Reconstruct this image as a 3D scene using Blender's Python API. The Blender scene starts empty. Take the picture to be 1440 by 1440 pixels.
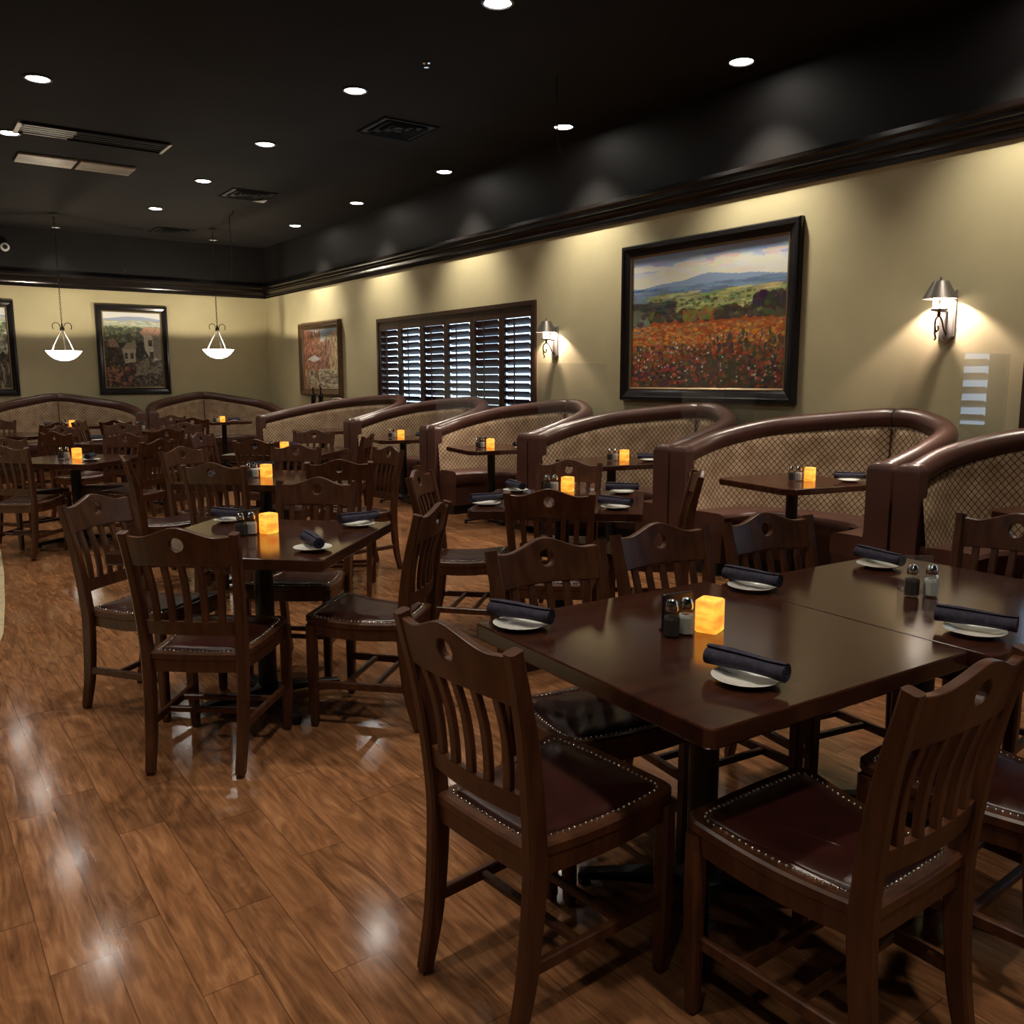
import bpy, bmesh, math, random
import numpy as np
from mathutils import Vector, Matrix
random.seed(7)
PI = math.pi
sc = bpy.context.scene
COL = sc.collection.objects

# ------------------------------------------------------------------ materials
def srgb(r, g, b):
    f = lambda c: (c/255/12.92) if c/255 <= .04045 else ((c/255+.055)/1.055)**2.4
    return (f(r), f(g), f(b), 1)

def nm(name):
    m = bpy.data.materials.new(name); m.use_nodes = True
    nt = m.node_tree; b = nt.nodes.get('Principled BSDF')
    return m, nt, b

def N(nt, t, **kw):
    n = nt.nodes.new(t)
    for k, v in kw.items(): setattr(n, k, v)
    return n

def plain(name, col, rough=.5, metal=0, spec=.5, noise=0, scale=20, bump=0, coat=0, stretch=(1, 1, 1), coord='Object'):
    m, nt, b = nm(name)
    b.inputs['Base Color'].default_value = col
    b.inputs['Roughness'].default_value = rough
    b.inputs['Metallic'].default_value = metal
    b.inputs['Specular IOR Level'].default_value = spec
    if coat: b.inputs['Coat Weight'].default_value = coat; b.inputs['Coat Roughness'].default_value = .12
    if noise or bump:
        tc = N(nt, 'ShaderNodeTexCoord'); mp = N(nt, 'ShaderNodeMapping'); mp.inputs['Scale'].default_value = stretch
        nz = N(nt, 'ShaderNodeTexNoise'); nz.inputs['Scale'].default_value = scale; nz.inputs['Detail'].default_value = 6
        nt.links.new(tc.outputs[coord], mp.inputs['Vector']); nt.links.new(mp.outputs[0], nz.inputs['Vector'])
        if noise:
            r = N(nt, 'ShaderNodeValToRGB')
            c0 = [c*(1-noise) for c in col[:3]]+[1]; c1 = [min(1, c*(1+noise)) for c in col[:3]]+[1]
            r.color_ramp.elements[0].color = c0; r.color_ramp.elements[1].color = c1
            r.color_ramp.elements[0].position = .3; r.color_ramp.elements[1].position = .7
            nt.links.new(nz.outputs['Fac'], r.inputs[0]); nt.links.new(r.outputs[0], b.inputs['Base Color'])
        if bump:
            bp = N(nt, 'ShaderNodeBump'); bp.inputs['Strength'].default_value = bump; bp.inputs['Distance'].default_value = .01
            nt.links.new(nz.outputs['Fac'], bp.inputs['Height']); nt.links.new(bp.outputs[0], b.inputs['Normal'])
    return m

def emit(name, col, s):
    m, nt, b = nm(name)
    b.inputs['Base Color'].default_value = (0.8, 0.8, 0.8, 1)
    b.inputs['Emission Color'].default_value = col; b.inputs['Emission Strength'].default_value = s
    return m

def clear(name, tint=(1, 1, 1, 1), haze=0.0, rough=.02):
    m = bpy.data.materials.new(name); m.use_nodes = True; nt = m.node_tree; nt.nodes.clear()
    out = N(nt, 'ShaderNodeOutputMaterial'); tr = N(nt, 'ShaderNodeBsdfTransparent'); tr.inputs[0].default_value = tint
    gl = N(nt, 'ShaderNodeBsdfGlossy'); gl.inputs['Roughness'].default_value = rough
    fr = N(nt, 'ShaderNodeFresnel'); fr.inputs[0].default_value = 1.45
    mx = N(nt, 'ShaderNodeMixShader')
    ge = N(nt, 'ShaderNodeNewGeometry'); iv = N(nt, 'ShaderNodeMath', operation='SUBTRACT'); iv.inputs[0].default_value = 1; nt.links.new(ge.outputs['Backfacing'], iv.inputs[1])
    mu = N(nt, 'ShaderNodeMath', operation='MULTIPLY'); nt.links.new(fr.outputs[0], mu.inputs[0]); nt.links.new(iv.outputs[0], mu.inputs[1])
    nt.links.new(mu.outputs[0], mx.inputs[0]); nt.links.new(tr.outputs[0], mx.inputs[1]); nt.links.new(gl.outputs[0], mx.inputs[2])
    last = mx
    if haze:
        df = N(nt, 'ShaderNodeBsdfDiffuse'); df.inputs[0].default_value = (.8, .82, .82, 1)
        m2 = N(nt, 'ShaderNodeMixShader'); m2.inputs[0].default_value = haze
        nt.links.new(mx.outputs[0], m2.inputs[1]); nt.links.new(df.outputs[0], m2.inputs[2]); last = m2
    nt.links.new(last.outputs[0], out.inputs[0])
    return m

def floor_mat():
    m, nt, b = nm('plank_floor')
    L = nt.links.new
    tc = N(nt, 'ShaderNodeTexCoord'); sp = N(nt, 'ShaderNodeSeparateXYZ'); L(tc.outputs['Object'], sp.inputs[0])
    def mth(op, a, b_=None, c=None):
        n = N(nt, 'ShaderNodeMath', operation=op)
        for i, v in enumerate((a, b_, c)):
            if v is None: continue
            if isinstance(v, (int, float)): n.inputs[i].default_value = v
            else: L(v, n.inputs[i])
        return n.outputs[0]
    PW, PL = .1425, .92
    u = mth('DIVIDE', mth('SUBTRACT', sp.outputs['X'], .349-10*PW), PW)
    row = mth('FLOOR', u); fu = mth('FRACT', u)
    wn = N(nt, 'ShaderNodeTexWhiteNoise', noise_dimensions='1D'); L(row, wn.inputs['W'])
    v = mth('ADD', mth('DIVIDE', sp.outputs['Y'], PL), mth('MULTIPLY', wn.outputs['Value'], 5.0))
    cel = mth('FLOOR', v); fv = mth('FRACT', v)
    cb = N(nt, 'ShaderNodeCombineXYZ'); L(row, cb.inputs[0]); L(cel, cb.inputs[1])
    w2 = N(nt, 'ShaderNodeTexWhiteNoise', noise_dimensions='2D'); L(cb.outputs[0], w2.inputs['Vector'])
    # grain, shifted per plank
    off = N(nt, 'ShaderNodeVectorMath', operation='SCALE'); L(w2.outputs['Color'], off.inputs[0]); off.inputs['Scale'].default_value = 30
    add = N(nt, 'ShaderNodeVectorMath', operation='ADD'); L(tc.outputs['Object'], add.inputs[0]); L(off.outputs[0], add.inputs[1])
    mp = N(nt, 'ShaderNodeMapping'); mp.inputs['Scale'].default_value = (11, 2.2, 1); L(add.outputs[0], mp.inputs[0])
    n1 = N(nt, 'ShaderNodeTexNoise'); n1.inputs['Scale'].default_value = 1.6; n1.inputs['Detail'].default_value = 7; n1.inputs['Distortion'].default_value = 1.7; L(mp.outputs[0], n1.inputs[0])
    mp2 = N(nt, 'ShaderNodeMapping'); mp2.inputs['Scale'].default_value = (60, 3, 1); L(add.outputs[0], mp2.inputs[0])
    n2 = N(nt, 'ShaderNodeTexNoise'); n2.inputs['Scale'].default_value = 1.5; n2.inputs['Detail'].default_value = 4; n2.inputs['Distortion'].default_value = .6; L(mp2.outputs[0], n2.inputs[0])
    g = mth('ADD', mth('MULTIPLY', n1.outputs['Fac'], .68), mth('MULTIPLY', n2.outputs['Fac'], .32))
    r = N(nt, 'ShaderNodeValToRGB'); e = r.color_ramp.elements
    e[0].position = .26; e[0].color = (.085, .033, .012, 1); e[1].position = .76; e[1].color = (.42, .185, .066, 1)
    k = r.color_ramp.elements.new(.5); k.color = (.225, .088, .029, 1)
    L(g, r.inputs[0])
    hv = N(nt, 'ShaderNodeHueSaturation'); L(r.outputs[0], hv.inputs['Color'])
    L(mth('MULTIPLY_ADD', w2.outputs['Value'], .26, .84), hv.inputs['Value'])
    hv.inputs['Saturation'].default_value = .93
    # seams
    e1 = mth('LESS_THAN', mth('MINIMUM', fu, mth('SUBTRACT', 1.0, fu)), .011)
    e2 = mth('LESS_THAN', mth('MINIMUM', fv, mth('SUBTRACT', 1.0, fv)), .0018)
    sm = mth('MAXIMUM', e1, e2)
    mx = N(nt, 'ShaderNodeMix', data_type='RGBA'); L(mth('MULTIPLY', sm, .55), mx.inputs['Factor']); L(hv.outputs[0], mx.inputs[6]); mx.inputs[7].default_value = (.035, .014, .006, 1)
    L(mx.outputs[2], b.inputs['Base Color'])
    bp = N(nt, 'ShaderNodeBump'); bp.inputs['Strength'].default_value = .25; bp.inputs['Distance'].default_value = .004
    L(mth('SUBTRACT', mth('MULTIPLY', g, .35), sm), bp.inputs['Height']); L(bp.outputs[0], b.inputs['Normal'])
    L(mth('MULTIPLY_ADD', g, .14, .055), b.inputs['Roughness'])
    b.inputs['Specular IOR Level'].default_value = .45
    return m

def lattice_mat():
    # booth upholstery: tan fabric crossed by brown diagonal lines, read from the UVs (metres along, metres up)
    m, nt, b = nm('lattice_fabric'); L = nt.links.new
    uv = N(nt, 'ShaderNodeUVMap'); uv.uv_map = 'UVMap'; sp = N(nt, 'ShaderNodeSeparateXYZ'); L(uv.outputs[0], sp.inputs[0])
    def mth(op, a, b_=None):
        n = N(nt, 'ShaderNodeMath', operation=op)
        for i, v in enumerate((a, b_)):
            if v is None: continue
            if isinstance(v, (int, float)): n.inputs[i].default_value = v
            else: L(v, n.inputs[i])
        return n.outputs[0]
    P = .05
    a = mth('FRACT', mth('DIVIDE', mth('ADD', sp.outputs[0], sp.outputs[1]), P))
    c = mth('FRACT', mth('DIVIDE', mth('SUBTRACT', sp.outputs[0], sp.outputs[1]), P))
    da = mth('ABSOLUTE', mth('SUBTRACT', a, .5)); dc = mth('ABSOLUTE', mth('SUBTRACT', c, .5))
    ln = mth('GREATER_THAN', mth('MAXIMUM', da, dc), .425)
    nz = N(nt, 'ShaderNodeTexNoise'); nz.inputs['Scale'].default_value = 9; tc = N(nt, 'ShaderNodeTexCoord'); L(tc.outputs['Object'], nz.inputs[0])
    r = N(nt, 'ShaderNodeValToRGB'); r.color_ramp.elements[0].color = (.36, .25, .155, 1); r.color_ramp.elements[1].color = (.52, .385, .255, 1)
    r.color_ramp.elements[0].position = .35; r.color_ramp.elements[1].position = .65; L(nz.outputs['Fac'], r.inputs[0])
    mx = N(nt, 'ShaderNodeMix', data_type='RGBA'); L(ln, mx.inputs['Factor']); L(r.outputs[0], mx.inputs[6]); mx.inputs[7].default_value = (.075, .032, .018, 1)
    L(mx.outputs[2], b.inputs['Base Color']); b.inputs['Roughness'].default_value = .75; b.inputs['Specular IOR Level'].default_value = .25
    return m

def candle_mat():
    m, nt, b = nm('candle_glow'); L = nt.links.new
    tc = N(nt, 'ShaderNodeTexCoord'); mp = N(nt, 'ShaderNodeMapping'); mp.inputs['Scale'].default_value = (14, 14, 34); L(tc.outputs['Object'], mp.inputs[0])
    nz = N(nt, 'ShaderNodeTexNoise'); nz.inputs['Scale'].default_value = 1.0; nz.inputs['Detail'].default_value = 3; L(mp.outputs[0], nz.inputs[0])
    r = N(nt, 'ShaderNodeValToRGB'); e = r.color_ramp.elements
    e[0].position = .34; e[0].color = (1.0, .19, .008, 1); e[1].position = .66; e[1].color = (1.0, .52, .05, 1); L(nz.outputs['Fac'], r.inputs[0])
    L(r.outputs[0], b.inputs['Emission Color']); b.inputs['Emission Strength'].default_value = CANDLE
    b.inputs['Base Color'].default_value = (.8, .45, .15, 1); b.inputs['Roughness'].default_value = .4
    return m

def tile_mat():
    m, nt, b = nm('cream_floor_tile'); L = nt.links.new
    tc = N(nt, 'ShaderNodeTexCoord'); mp = N(nt, 'ShaderNodeMapping'); mp.inputs['Rotation'].default_value = (0, 0, .78)
    br = N(nt, 'ShaderNodeTexBrick'); br.offset = 0; br.inputs['Scale'].default_value = 1; br.inputs['Brick Width'].default_value = .3; br.inputs['Row Height'].default_value = .3
    br.inputs['Mortar Size'].default_value = .004; br.inputs['Color1'].default_value = (.55, .47, .3, 1); br.inputs['Color2'].default_value = (.5, .42, .27, 1); br.inputs['Mortar'].default_value = (.18, .14, .09, 1)
    L(tc.outputs['Object'], mp.inputs[0]); L(mp.outputs[0], br.inputs[0]); L(br.outputs[0], b.inputs['Base Color']); b.inputs['Roughness'].default_value = .3
    return m

CANDLE = 1.2
M = dict(
    floor=floor_mat(), tile=tile_mat(), lattice=lattice_mat(), candle=candle_mat(),
    wall=plain('khaki_wall', (.57, .50, .305, 1), .62, noise=.05, scale=3, spec=.3),
    black=plain('black_paint', (.009, .008, .0085, 1), .6, noise=.25, scale=1.2, spec=.3),
    ceil=plain('black_ceiling_paint', (.016, .014, .0135, 1), .85, noise=.3, scale=.9, spec=.12),
    crown=plain('espresso_moulding', (.009, .006, .0055, 1), .2, spec=.5, noise=.2, scale=6),
    chair=plain('walnut_stain', (.070, .024, .010, 1), .33, spec=.42, noise=.4, scale=5, stretch=(6, 6, 1)),
    leather=plain('oxblood_leather', (.032, .0075, .0055, 1), .3, spec=.4, noise=.2, scale=14, bump=.1),
    brass=plain('nail_heads', (.75, .66, .55, 1), .22, metal=1),
    table=plain('mahogany_top', (.042, .014, .008, 1), .15, spec=.5, noise=.3, scale=3, stretch=(1, 8, 1)),
    iron=plain('black_iron', (.008, .008, .009, 1), .38, spec=.4),
    vinyl=plain('brown_vinyl', (.074, .031, .024, 1), .31, spec=.5, noise=.15, scale=5, bump=.22),
    vinyl_dark=plain('dark_vinyl', (.05, .018, .013, 1), .35, noise=.12, scale=5, bump=.1),
    kick=plain('kick_board', (.008, .006, .006, 1), .5),
    ceramic=plain('white_ceramic', (.72, .70, .66, 1), .15),
    napkin=plain('slate_napkin', (.045, .041, .062, 1), .85, spec=.15, noise=.3, scale=60, bump=.15),
    glass=clear('shaker_glass', (.92, .94, .94, 1)),
    acrylic=clear('clear_acrylic', (.96, .96, .96, 1), haze=.05),
    plexi=clear('clear_partition', (.95, .96, .955, 1), haze=.03, rough=.01),
    salt=plain('salt_grain', (.62, .60, .56, 1), .8), pepper=plain('pepper_grain', (.045, .035, .03, 1), .8, noise=.5, scale=300),
    chrome=plain('chrome', (.75, .75, .75, 1), .12, metal=1),
    blackplastic=plain('black_card', (.010, .009, .010, 1), .35),
    frame=plain('black_frame', (.013, .011, .013, 1), .22, noise=.15, scale=8),
    gold=plain('dull_gold', (.30, .22, .12, 1), .35, metal=.6),
    brownframe=plain('bronze_frame', (.11, .06, .03, 1), .3, metal=.3, noise=.2, scale=10),
    shutter=plain('espresso_shutter', (.045, .02, .013, 1), .33, noise=.2, scale=8),
    window_glass=clear('window_glass', (.9, .93, .95, 1)),
    light=emit('downlight_glow', (1, .93, .82, 1), 45),
    bowl=emit('bowl_glow', (1, .93, .82, 1), 4.5),
    bulb=emit('candle_bulb_glow', (1, .88, .74, 1), 9),
    trimring=plain('dark_trim_ring', (.02, .018, .018, 1), .3),
    bronze=plain('aged_bronze', (.05, .033, .022, 1), .35, metal=.7),
    nickel=plain('brushed_nickel', (.5, .47, .44, 1), .28, metal=.8),
    lightdim=emit('dim_downlight', (1, .93, .82, 1), .35),
    pewter=plain('pewter_shade', (.12, .105, .095, 1), .38, metal=.6),
    grille=plain('lit_grille', (.7, .68, .64, 1), .45), grilledark=plain('dark_grille', (.006, .006, .007, 1), .8, spec=.1),  # pale grille colour stands for the lit parts of the slot vent
    taupe=plain('taupe_panel', (.36, .31, .24, 1), .4, metal=0, noise=.5, scale=4),
    bottle=plain('dark_bottle_glass', (.006, .006, .008, 1), .08, spec=.6), cord=plain('pale_cord', (.6, .55, .5, 1), .5),
    white=plain('white_plastic', (.7, .7, .7, 1), .4), rubber=plain('black_cord', (.006, .006, .006, 1), .6),
    foil=plain('burgundy_foil', (.05, .008, .01, 1), .3),
)

# ------------------------------------------------------------------ mesh helper
class MB:
    def __init__(s): s.v = []; s.f = []; s.mi = []; s.uv = None
    def ring_loft(s, rings, closed=True, cap=True, mi=0):
        b = len(s.v); n = len(rings[0])
        for r in rings: s.v += [tuple(p) for p in r]
        for i in range(len(rings)-1):
            for j in range(n if closed else n-1):
                a = b+i*n+j; c = b+i*n+(j+1) % n
                s.f.append((a, c, c+n, a+n)); s.mi.append(mi)
        if cap and closed:
            s.f.append(tuple(b+j for j in range(n))[::-1]); s.mi.append(mi)
            s.f.append(tuple(b+(len(rings)-1)*n+j for j in range(n))); s.mi.append(mi)
        return s
    def box(s, c, d, mi=0, rot=0, bev=0):
        cx, cy, cz = c; w, h, t = d[0]/2, d[1]/2, d[2]/2
        if not bev:
            R = []
            for z in (-t, t): R.append([(x, y, z) for x, y in ((-w, -h), (w, -h), (w, h), (-w, h))])
        else:
            k = min(bev, w*.9, h*.9, t*.9)
            o = lambda q: [(-w+q, -h), (w-q, -h), (w, -h+q), (w, h-q), (w-q, h), (-w+q, h), (-w, h-q), (-w, -h+q)]
            def sh(q, z): return [(x*(1-q/w), y*(1-q/h), z) for x, y in o(k)]
            R = [sh(k, -t), sh(0, -t+k), sh(0, t-k), sh(k, t)]
        ca, sa = math.cos(rot), math.sin(rot)
        s.ring_loft([[(cx+x*ca-y*sa, cy+x*sa+y*ca, cz+z) for x, y, z in r] for r in R], mi=mi)
        return s
    def lathe(s, prof, c=(0, 0, 0), n=24, mi=0, cap=True, phase=0):
        rings = [[(c[0]+r*math.cos(phase+2*PI*k/n), c[1]+r*math.sin(phase+2*PI*k/n), c[2]+z) for k in range(n)] for r, z in prof]
        return s.ring_loft(rings, mi=mi, cap=cap)
    def tube(s, pts, r, n=10, mi=0, cap=True):
        pts = [Vector(p) for p in pts]; rings = []; up = None
        for i, p in enumerate(pts):
            t = (pts[min(i+1, len(pts)-1)]-pts[max(i-1, 0)]).normalized()
            if up is None: up = Vector((0, 0, 1)) if abs(t.z) < .9 else Vector((1, 0, 0))
            a = t.cross(up).normalized(); b = a.cross(t).normalized(); up = b
            rr = r[i] if isinstance(r, (list, tuple)) else r
            rings.append([p+a*math.cos(2*PI*k/n)*rr+b*math.sin(2*PI*k/n)*rr for k in range(n)])
        return s.ring_loft(rings, mi=mi, cap=cap)
    def bar(s, pts, wd, w, d, ch=.18, mi=0):
        """chamfered rectangular bar along pts; wd = width direction, w/d scalars or per point"""
        pts = [Vector(p) for p in pts]; wd = Vector(wd).normalized(); rings = []
        for i, p in enumerate(pts):
            t = (pts[min(i+1, len(pts)-1)]-pts[max(i-1, 0)]).normalized()
            dd = t.cross(wd).normalized(); ww = wd
            a = (w[i] if isinstance(w, (list, tuple)) else w)/2; b = (d[i] if isinstance(d, (list, tuple)) else d)/2
            q = min(a, b)*ch*2
            o = [(-a+q, -b), (a-q, -b), (a, -b+q), (a, b-q), (a-q, b), (-a+q, b), (-a, b-q), (-a, -b+q)]
            rings.append([p+ww*x+dd*y for x, y in o])
        return s.ring_loft(rings, mi=mi)
    def grid(s, P, mi=0, flip=False, uv=None):
        """P[i][j] grid of points"""
        b = len(s.v); n = len(P[0])
        for r in P: s.v += [tuple(p) for p in r]
        for i in range(len(P)-1):
            for j in range(n-1):
                q = (b+i*n+j, b+i*n+j+1, b+(i+1)*n+j+1, b+(i+1)*n+j)
                s.f.append(q[::-1] if flip else q); s.mi.append(mi)
        return s
    def build(s, name, mats, parent=None, smooth=False, loc=None, vuv=None):
        me = bpy.data.meshes.new(name); me.from_pydata(s.v, [], s.f)
        if not isinstance(mats, (list, tuple)): mats = [mats]
        for m in mats: me.materials.append(m)
        if len(mats) > 1:
            for p, i in zip(me.polygons, s.mi): p.material_index = i
        if vuv is not None:
            l = me.uv_layers.new(name='UVMap')
            for lp in me.loops: l.data[lp.index].uv = vuv[lp.vertex_index]
        bm = bmesh.new(); bm.from_mesh(me); bmesh.ops.recalc_face_normals(bm, faces=bm.faces)
        if smooth:
            lim = math.radians(smooth if smooth is not True else 40)
            for f in bm.faces: f.smooth = True
            for e in bm.edges:
                if len(e.link_faces) == 2 and e.calc_face_angle(0) > lim: e.smooth = False
        bm.to_mesh(me); bm.free()
        o = bpy.data.objects.new(name, me); COL.link(o)
        if parent: o.parent = parent
        if loc: o.location = loc
        return o

def tag(o, label=None, cat=None, group=None, kind=None):
    if label: o['label'] = label
    if cat: o['category'] = cat
    if group: o['group'] = group
    if kind: o['kind'] = kind
    return o
def thing(name, label, cat, loc=(0, 0, 0), rz=0, group=None):
    o = bpy.data.objects.new(name, None); COL.link(o); o.location = loc; o.rotation_euler = (0, 0, rz)
    o.empty_display_size = .1
    return tag(o, label, cat, group)
def struct(mb, name, mats, **k):
    return tag(mb.build(name, mats, **k), kind='structure')
def copy_tree(o, parent=None, top=True):
    c = o.copy(); COL.link(c)
    if parent: c.parent = parent
    for ch in list(o.children): copy_tree(ch, c)
    return c
def dup(proto, loc, rz, label, group=None, cat=None):
    o = copy_tree(proto) if proto.get('used') else proto
    proto['used'] = 1
    o.location = loc; o.rotation_euler = (0, 0, rz); o['label'] = label
    if group: o['group'] = group
    return o

def catmull(pts, n=8):
    P = [np.array(p, float) for p in pts]; P = [2*P[0]-P[1]]+P+[2*P[-1]-P[-2]]; out = []
    for i in range(1, len(P)-2):
        for k in range(n):
            t = k/n
            out.append(.5*((2*P[i])+(-P[i-1]+P[i+1])*t+(2*P[i-1]-5*P[i]+4*P[i+1]-P[i+2])*t*t+(-P[i-1]+3*P[i]-3*P[i+1]+P[i+2])*t**3))
    out.append(P[-2]); return out

# ------------------------------------------------------------------ room
XW, YB, XL, YF = 5.92, 16.08, -6.0, -4.0
ZC, ZT = 3.87, 2.966          # ceiling, underside of the crown moulding
mb = MB(); mb.box(((XW+XL)/2, (YB+YF)/2, -.06), (XW-XL+.6, YB-YF+.6, .12))
struct(mb, 'floor', M['floor'])
mb = MB()                      # tiled walkway along the left
pts = [(.15, 3.2), (.40, 5.47), (.44, 5.69), (.52, 6.43), (.62, 7.5), (.70, 8.6)]
mb.ring_loft([[(-3.5, y, z) for y in (3.2,)]+[(x, y, z) for x, y in pts]+[(-3.5, 8.6, z)] for z in (-.01, .003)])
struct(mb, 'floor_walkway', M['tile'])
mb = MB(); mb.box(((XW+XL)/2, (YB+YF)/2, ZC+.06), (XW-XL+.6, YB-YF+.6, .12)); struct(mb, 'ceiling', M['ceil'])
W1 = (7.73, 11.55, .98, 2.326); W2 = (-1.3, 2.6, .98, 2.326)   # windows in the right wall: y0, y1, z0, z1
mb = MB(); T = .16; xc = XW+T/2
def wseg(y0, y1, z0, z1, mi=0): mb.box((xc, (y0+y1)/2, (z0+z1)/2), (T, y1-y0, z1-z0), mi)
ys = [YF, W2[0], W2[1], W1[0], W1[1], YB]
for a, b_ in ((0, 1), (2, 3), (4, 5)): wseg(ys[a], ys[b_], 0, ZT)
for w in (W1, W2): wseg(w[0], w[1], 0, w[2]); wseg(w[0], w[1], w[3], ZT)
wseg(YF, YB, ZT, ZC, 1)
struct(mb, 'wall_right', [M['wall'], M['black']])
mb = MB(); mb.box(((XW+XL)/2, YB+.08, ZT/2), (XW-XL+.3, .16, ZT), 0); mb.box(((XW+XL)/2, YB+.08, (ZT+ZC)/2), (XW-XL+.3, .16, ZC-ZT), 1)
struct(mb, 'wall_back', [M['wall'], M['black']])
mb = MB(); mb.box((XL-.08, (YB+YF)/2, ZT/2), (.16, YB-YF+.3, ZT), 0); mb.box((XL-.08, (YB+YF)/2, (ZT+ZC)/2), (.16, YB-YF+.3, ZC-ZT), 1)
struct(mb, 'wall_left', [M['wall'], M['black']])
mb = MB(); mb.box(((XW+XL)/2, YF-.08, ZT/2), (XW-XL+.3, .16, ZT), 0); mb.box(((XW+XL)/2, YF-.08, (ZT+ZC)/2), (XW-XL+.3, .16, ZC-ZT), 1)
struct(mb, 'wall_front', [M['wall'], M['black']])
# crown moulding: stepped profile (outward distance, height above ZT), mitred in the corner
prof = [(0, -.012), (.014, -.012), (.016, .02), (.022, .026), (.022, .045), (.028, .06), (.038, .078), (.05, .092), (.052, .112), (.062, .118), (.064, .15), (.074, .165), (.084, .172), (.084, .205), (0, .205)]
mb = MB()
rings = []
for d, h in prof: pass
R1 = [[(XL+d, YF, ZT+h) for d, h in prof], [(XL+d, YB-d, ZT+h) for d, h in prof], [(XW-d, YB-d, ZT+h) for d, h in prof], [(XW-d, YF, ZT+h) for d, h in prof]]
mb.ring_loft(R1, closed=True, cap=True)
struct(mb, 'trim_1', M['crown'])
mb = MB(); mb.box((XW-.012, (YB+YF)/2, .07), (.024, YB-YF, .14)); mb.box(((XW+XL)/2, YB-.012, .07), (XW-XL, .024, .14))
struct(mb, 'baseboard_right', M['crown'])

# windows: casing, pane, shutters
def window(n, w, cas=.05):
    y0, y1, z0, z1 = w; mb = MB(); x = XW-.004
    mb.box((XW+.05, (y0+y1)/2, z1-cas/2), (.15, y1-y0, cas)); mb.box((XW+.05, (y0+y1)/2, z0+cas/2), (.15, y1-y0, cas))
    for y in (y0+cas/2, y1-cas/2): mb.box((XW+.05, y, (z0+z1)/2), (.15, cas, z1-z0-2*cas))
    r = struct(mb, 'window_%d' % n, M['shutter'])
    p = MB(); p.box((XW+.13, (y0+y1)/2, (z0+z1)/2), (.006, y1-y0, z1-z0)); p.build('pane', M['window_glass'], r)
    return r
window(1, W1); window(2, W2)
def shutter(y0, y1, z0, z1, ang, label, group):
    t = thing('plantation_shutter', label, 'shutter', (XW+.005, (y0+y1)/2, z0), 0, group)
    w = y1-y0; h = z1-z0; st = .055; f = MB()
    for s in (-1, 1): f.box((0, s*(w/2-st/2), h/2), (.032, st, h), bev=.003)
    f.box((0, 0, h-.06), (.03, w-2*st, .12)); f.box((0, 0, .06), (.03, w-2*st, .12))
    f.build('frame', M['shutter'], t)
    l = MB(); n = int((h-.24)/.088); pz = (h-.24)/n; a = ang
    for i in range(n):
        zc = .12+pz*(i+.5); c, s_ = math.cos(a)*.05, math.sin(a)*.05
        ring = lambda y: [(-c, y, zc-s_), (-c*.3, y, zc-s_*.3+.005), (c*.3, y, zc+s_*.3+.005), (c, y, zc+s_), (c*.3, y, zc+s_*.3-.005), (-c*.3, y, zc-s_*.3-.005)]
        l.ring_loft([ring(-w/2+st), ring(w/2-st)])
    l.build('louvers', M['shutter'], t)
    r = MB(); r.box((-.052, 0, h/2), (.010, .018, h-.26)); r.build('tilt_rod', M['shutter'], t)
y0, y1, z0, z1 = W1; cw = (y1-y0-.1)/6
sh_lab = ['dark shutter panel at the sconce end of the far window', 'dark shutter panel second from the sconce end, nearly closed louvers', 'dark shutter panel with wide bright gaps, third from the sconce end',
          'dark shutter panel with thin bright gaps, third from the street painting end', 'dark shutter panel with bright gaps, second from the street painting end', 'dark shutter panel at the street painting end of the far window']
for i in range(6):
    shutter(y0+.05+i*cw, y0+.05+(i+1)*cw-.004, z0+.05, z1-.05, [-.80, -1.02, -.78, -.95, -.78, -.88][i], sh_lab[i], 'shutter panels in the far window')
y0, y1, z0, z1 = W2; cw = (y1-y0-.1)/6
for i in range(6):
    shutter(y0+.05+i*cw, y0+.05+(i+1)*cw-.004, z0+.05, z1-.05, -.5, 'dark shutter panel of the near window at the edge of the wall', 'shutter panels in the near window')

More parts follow.
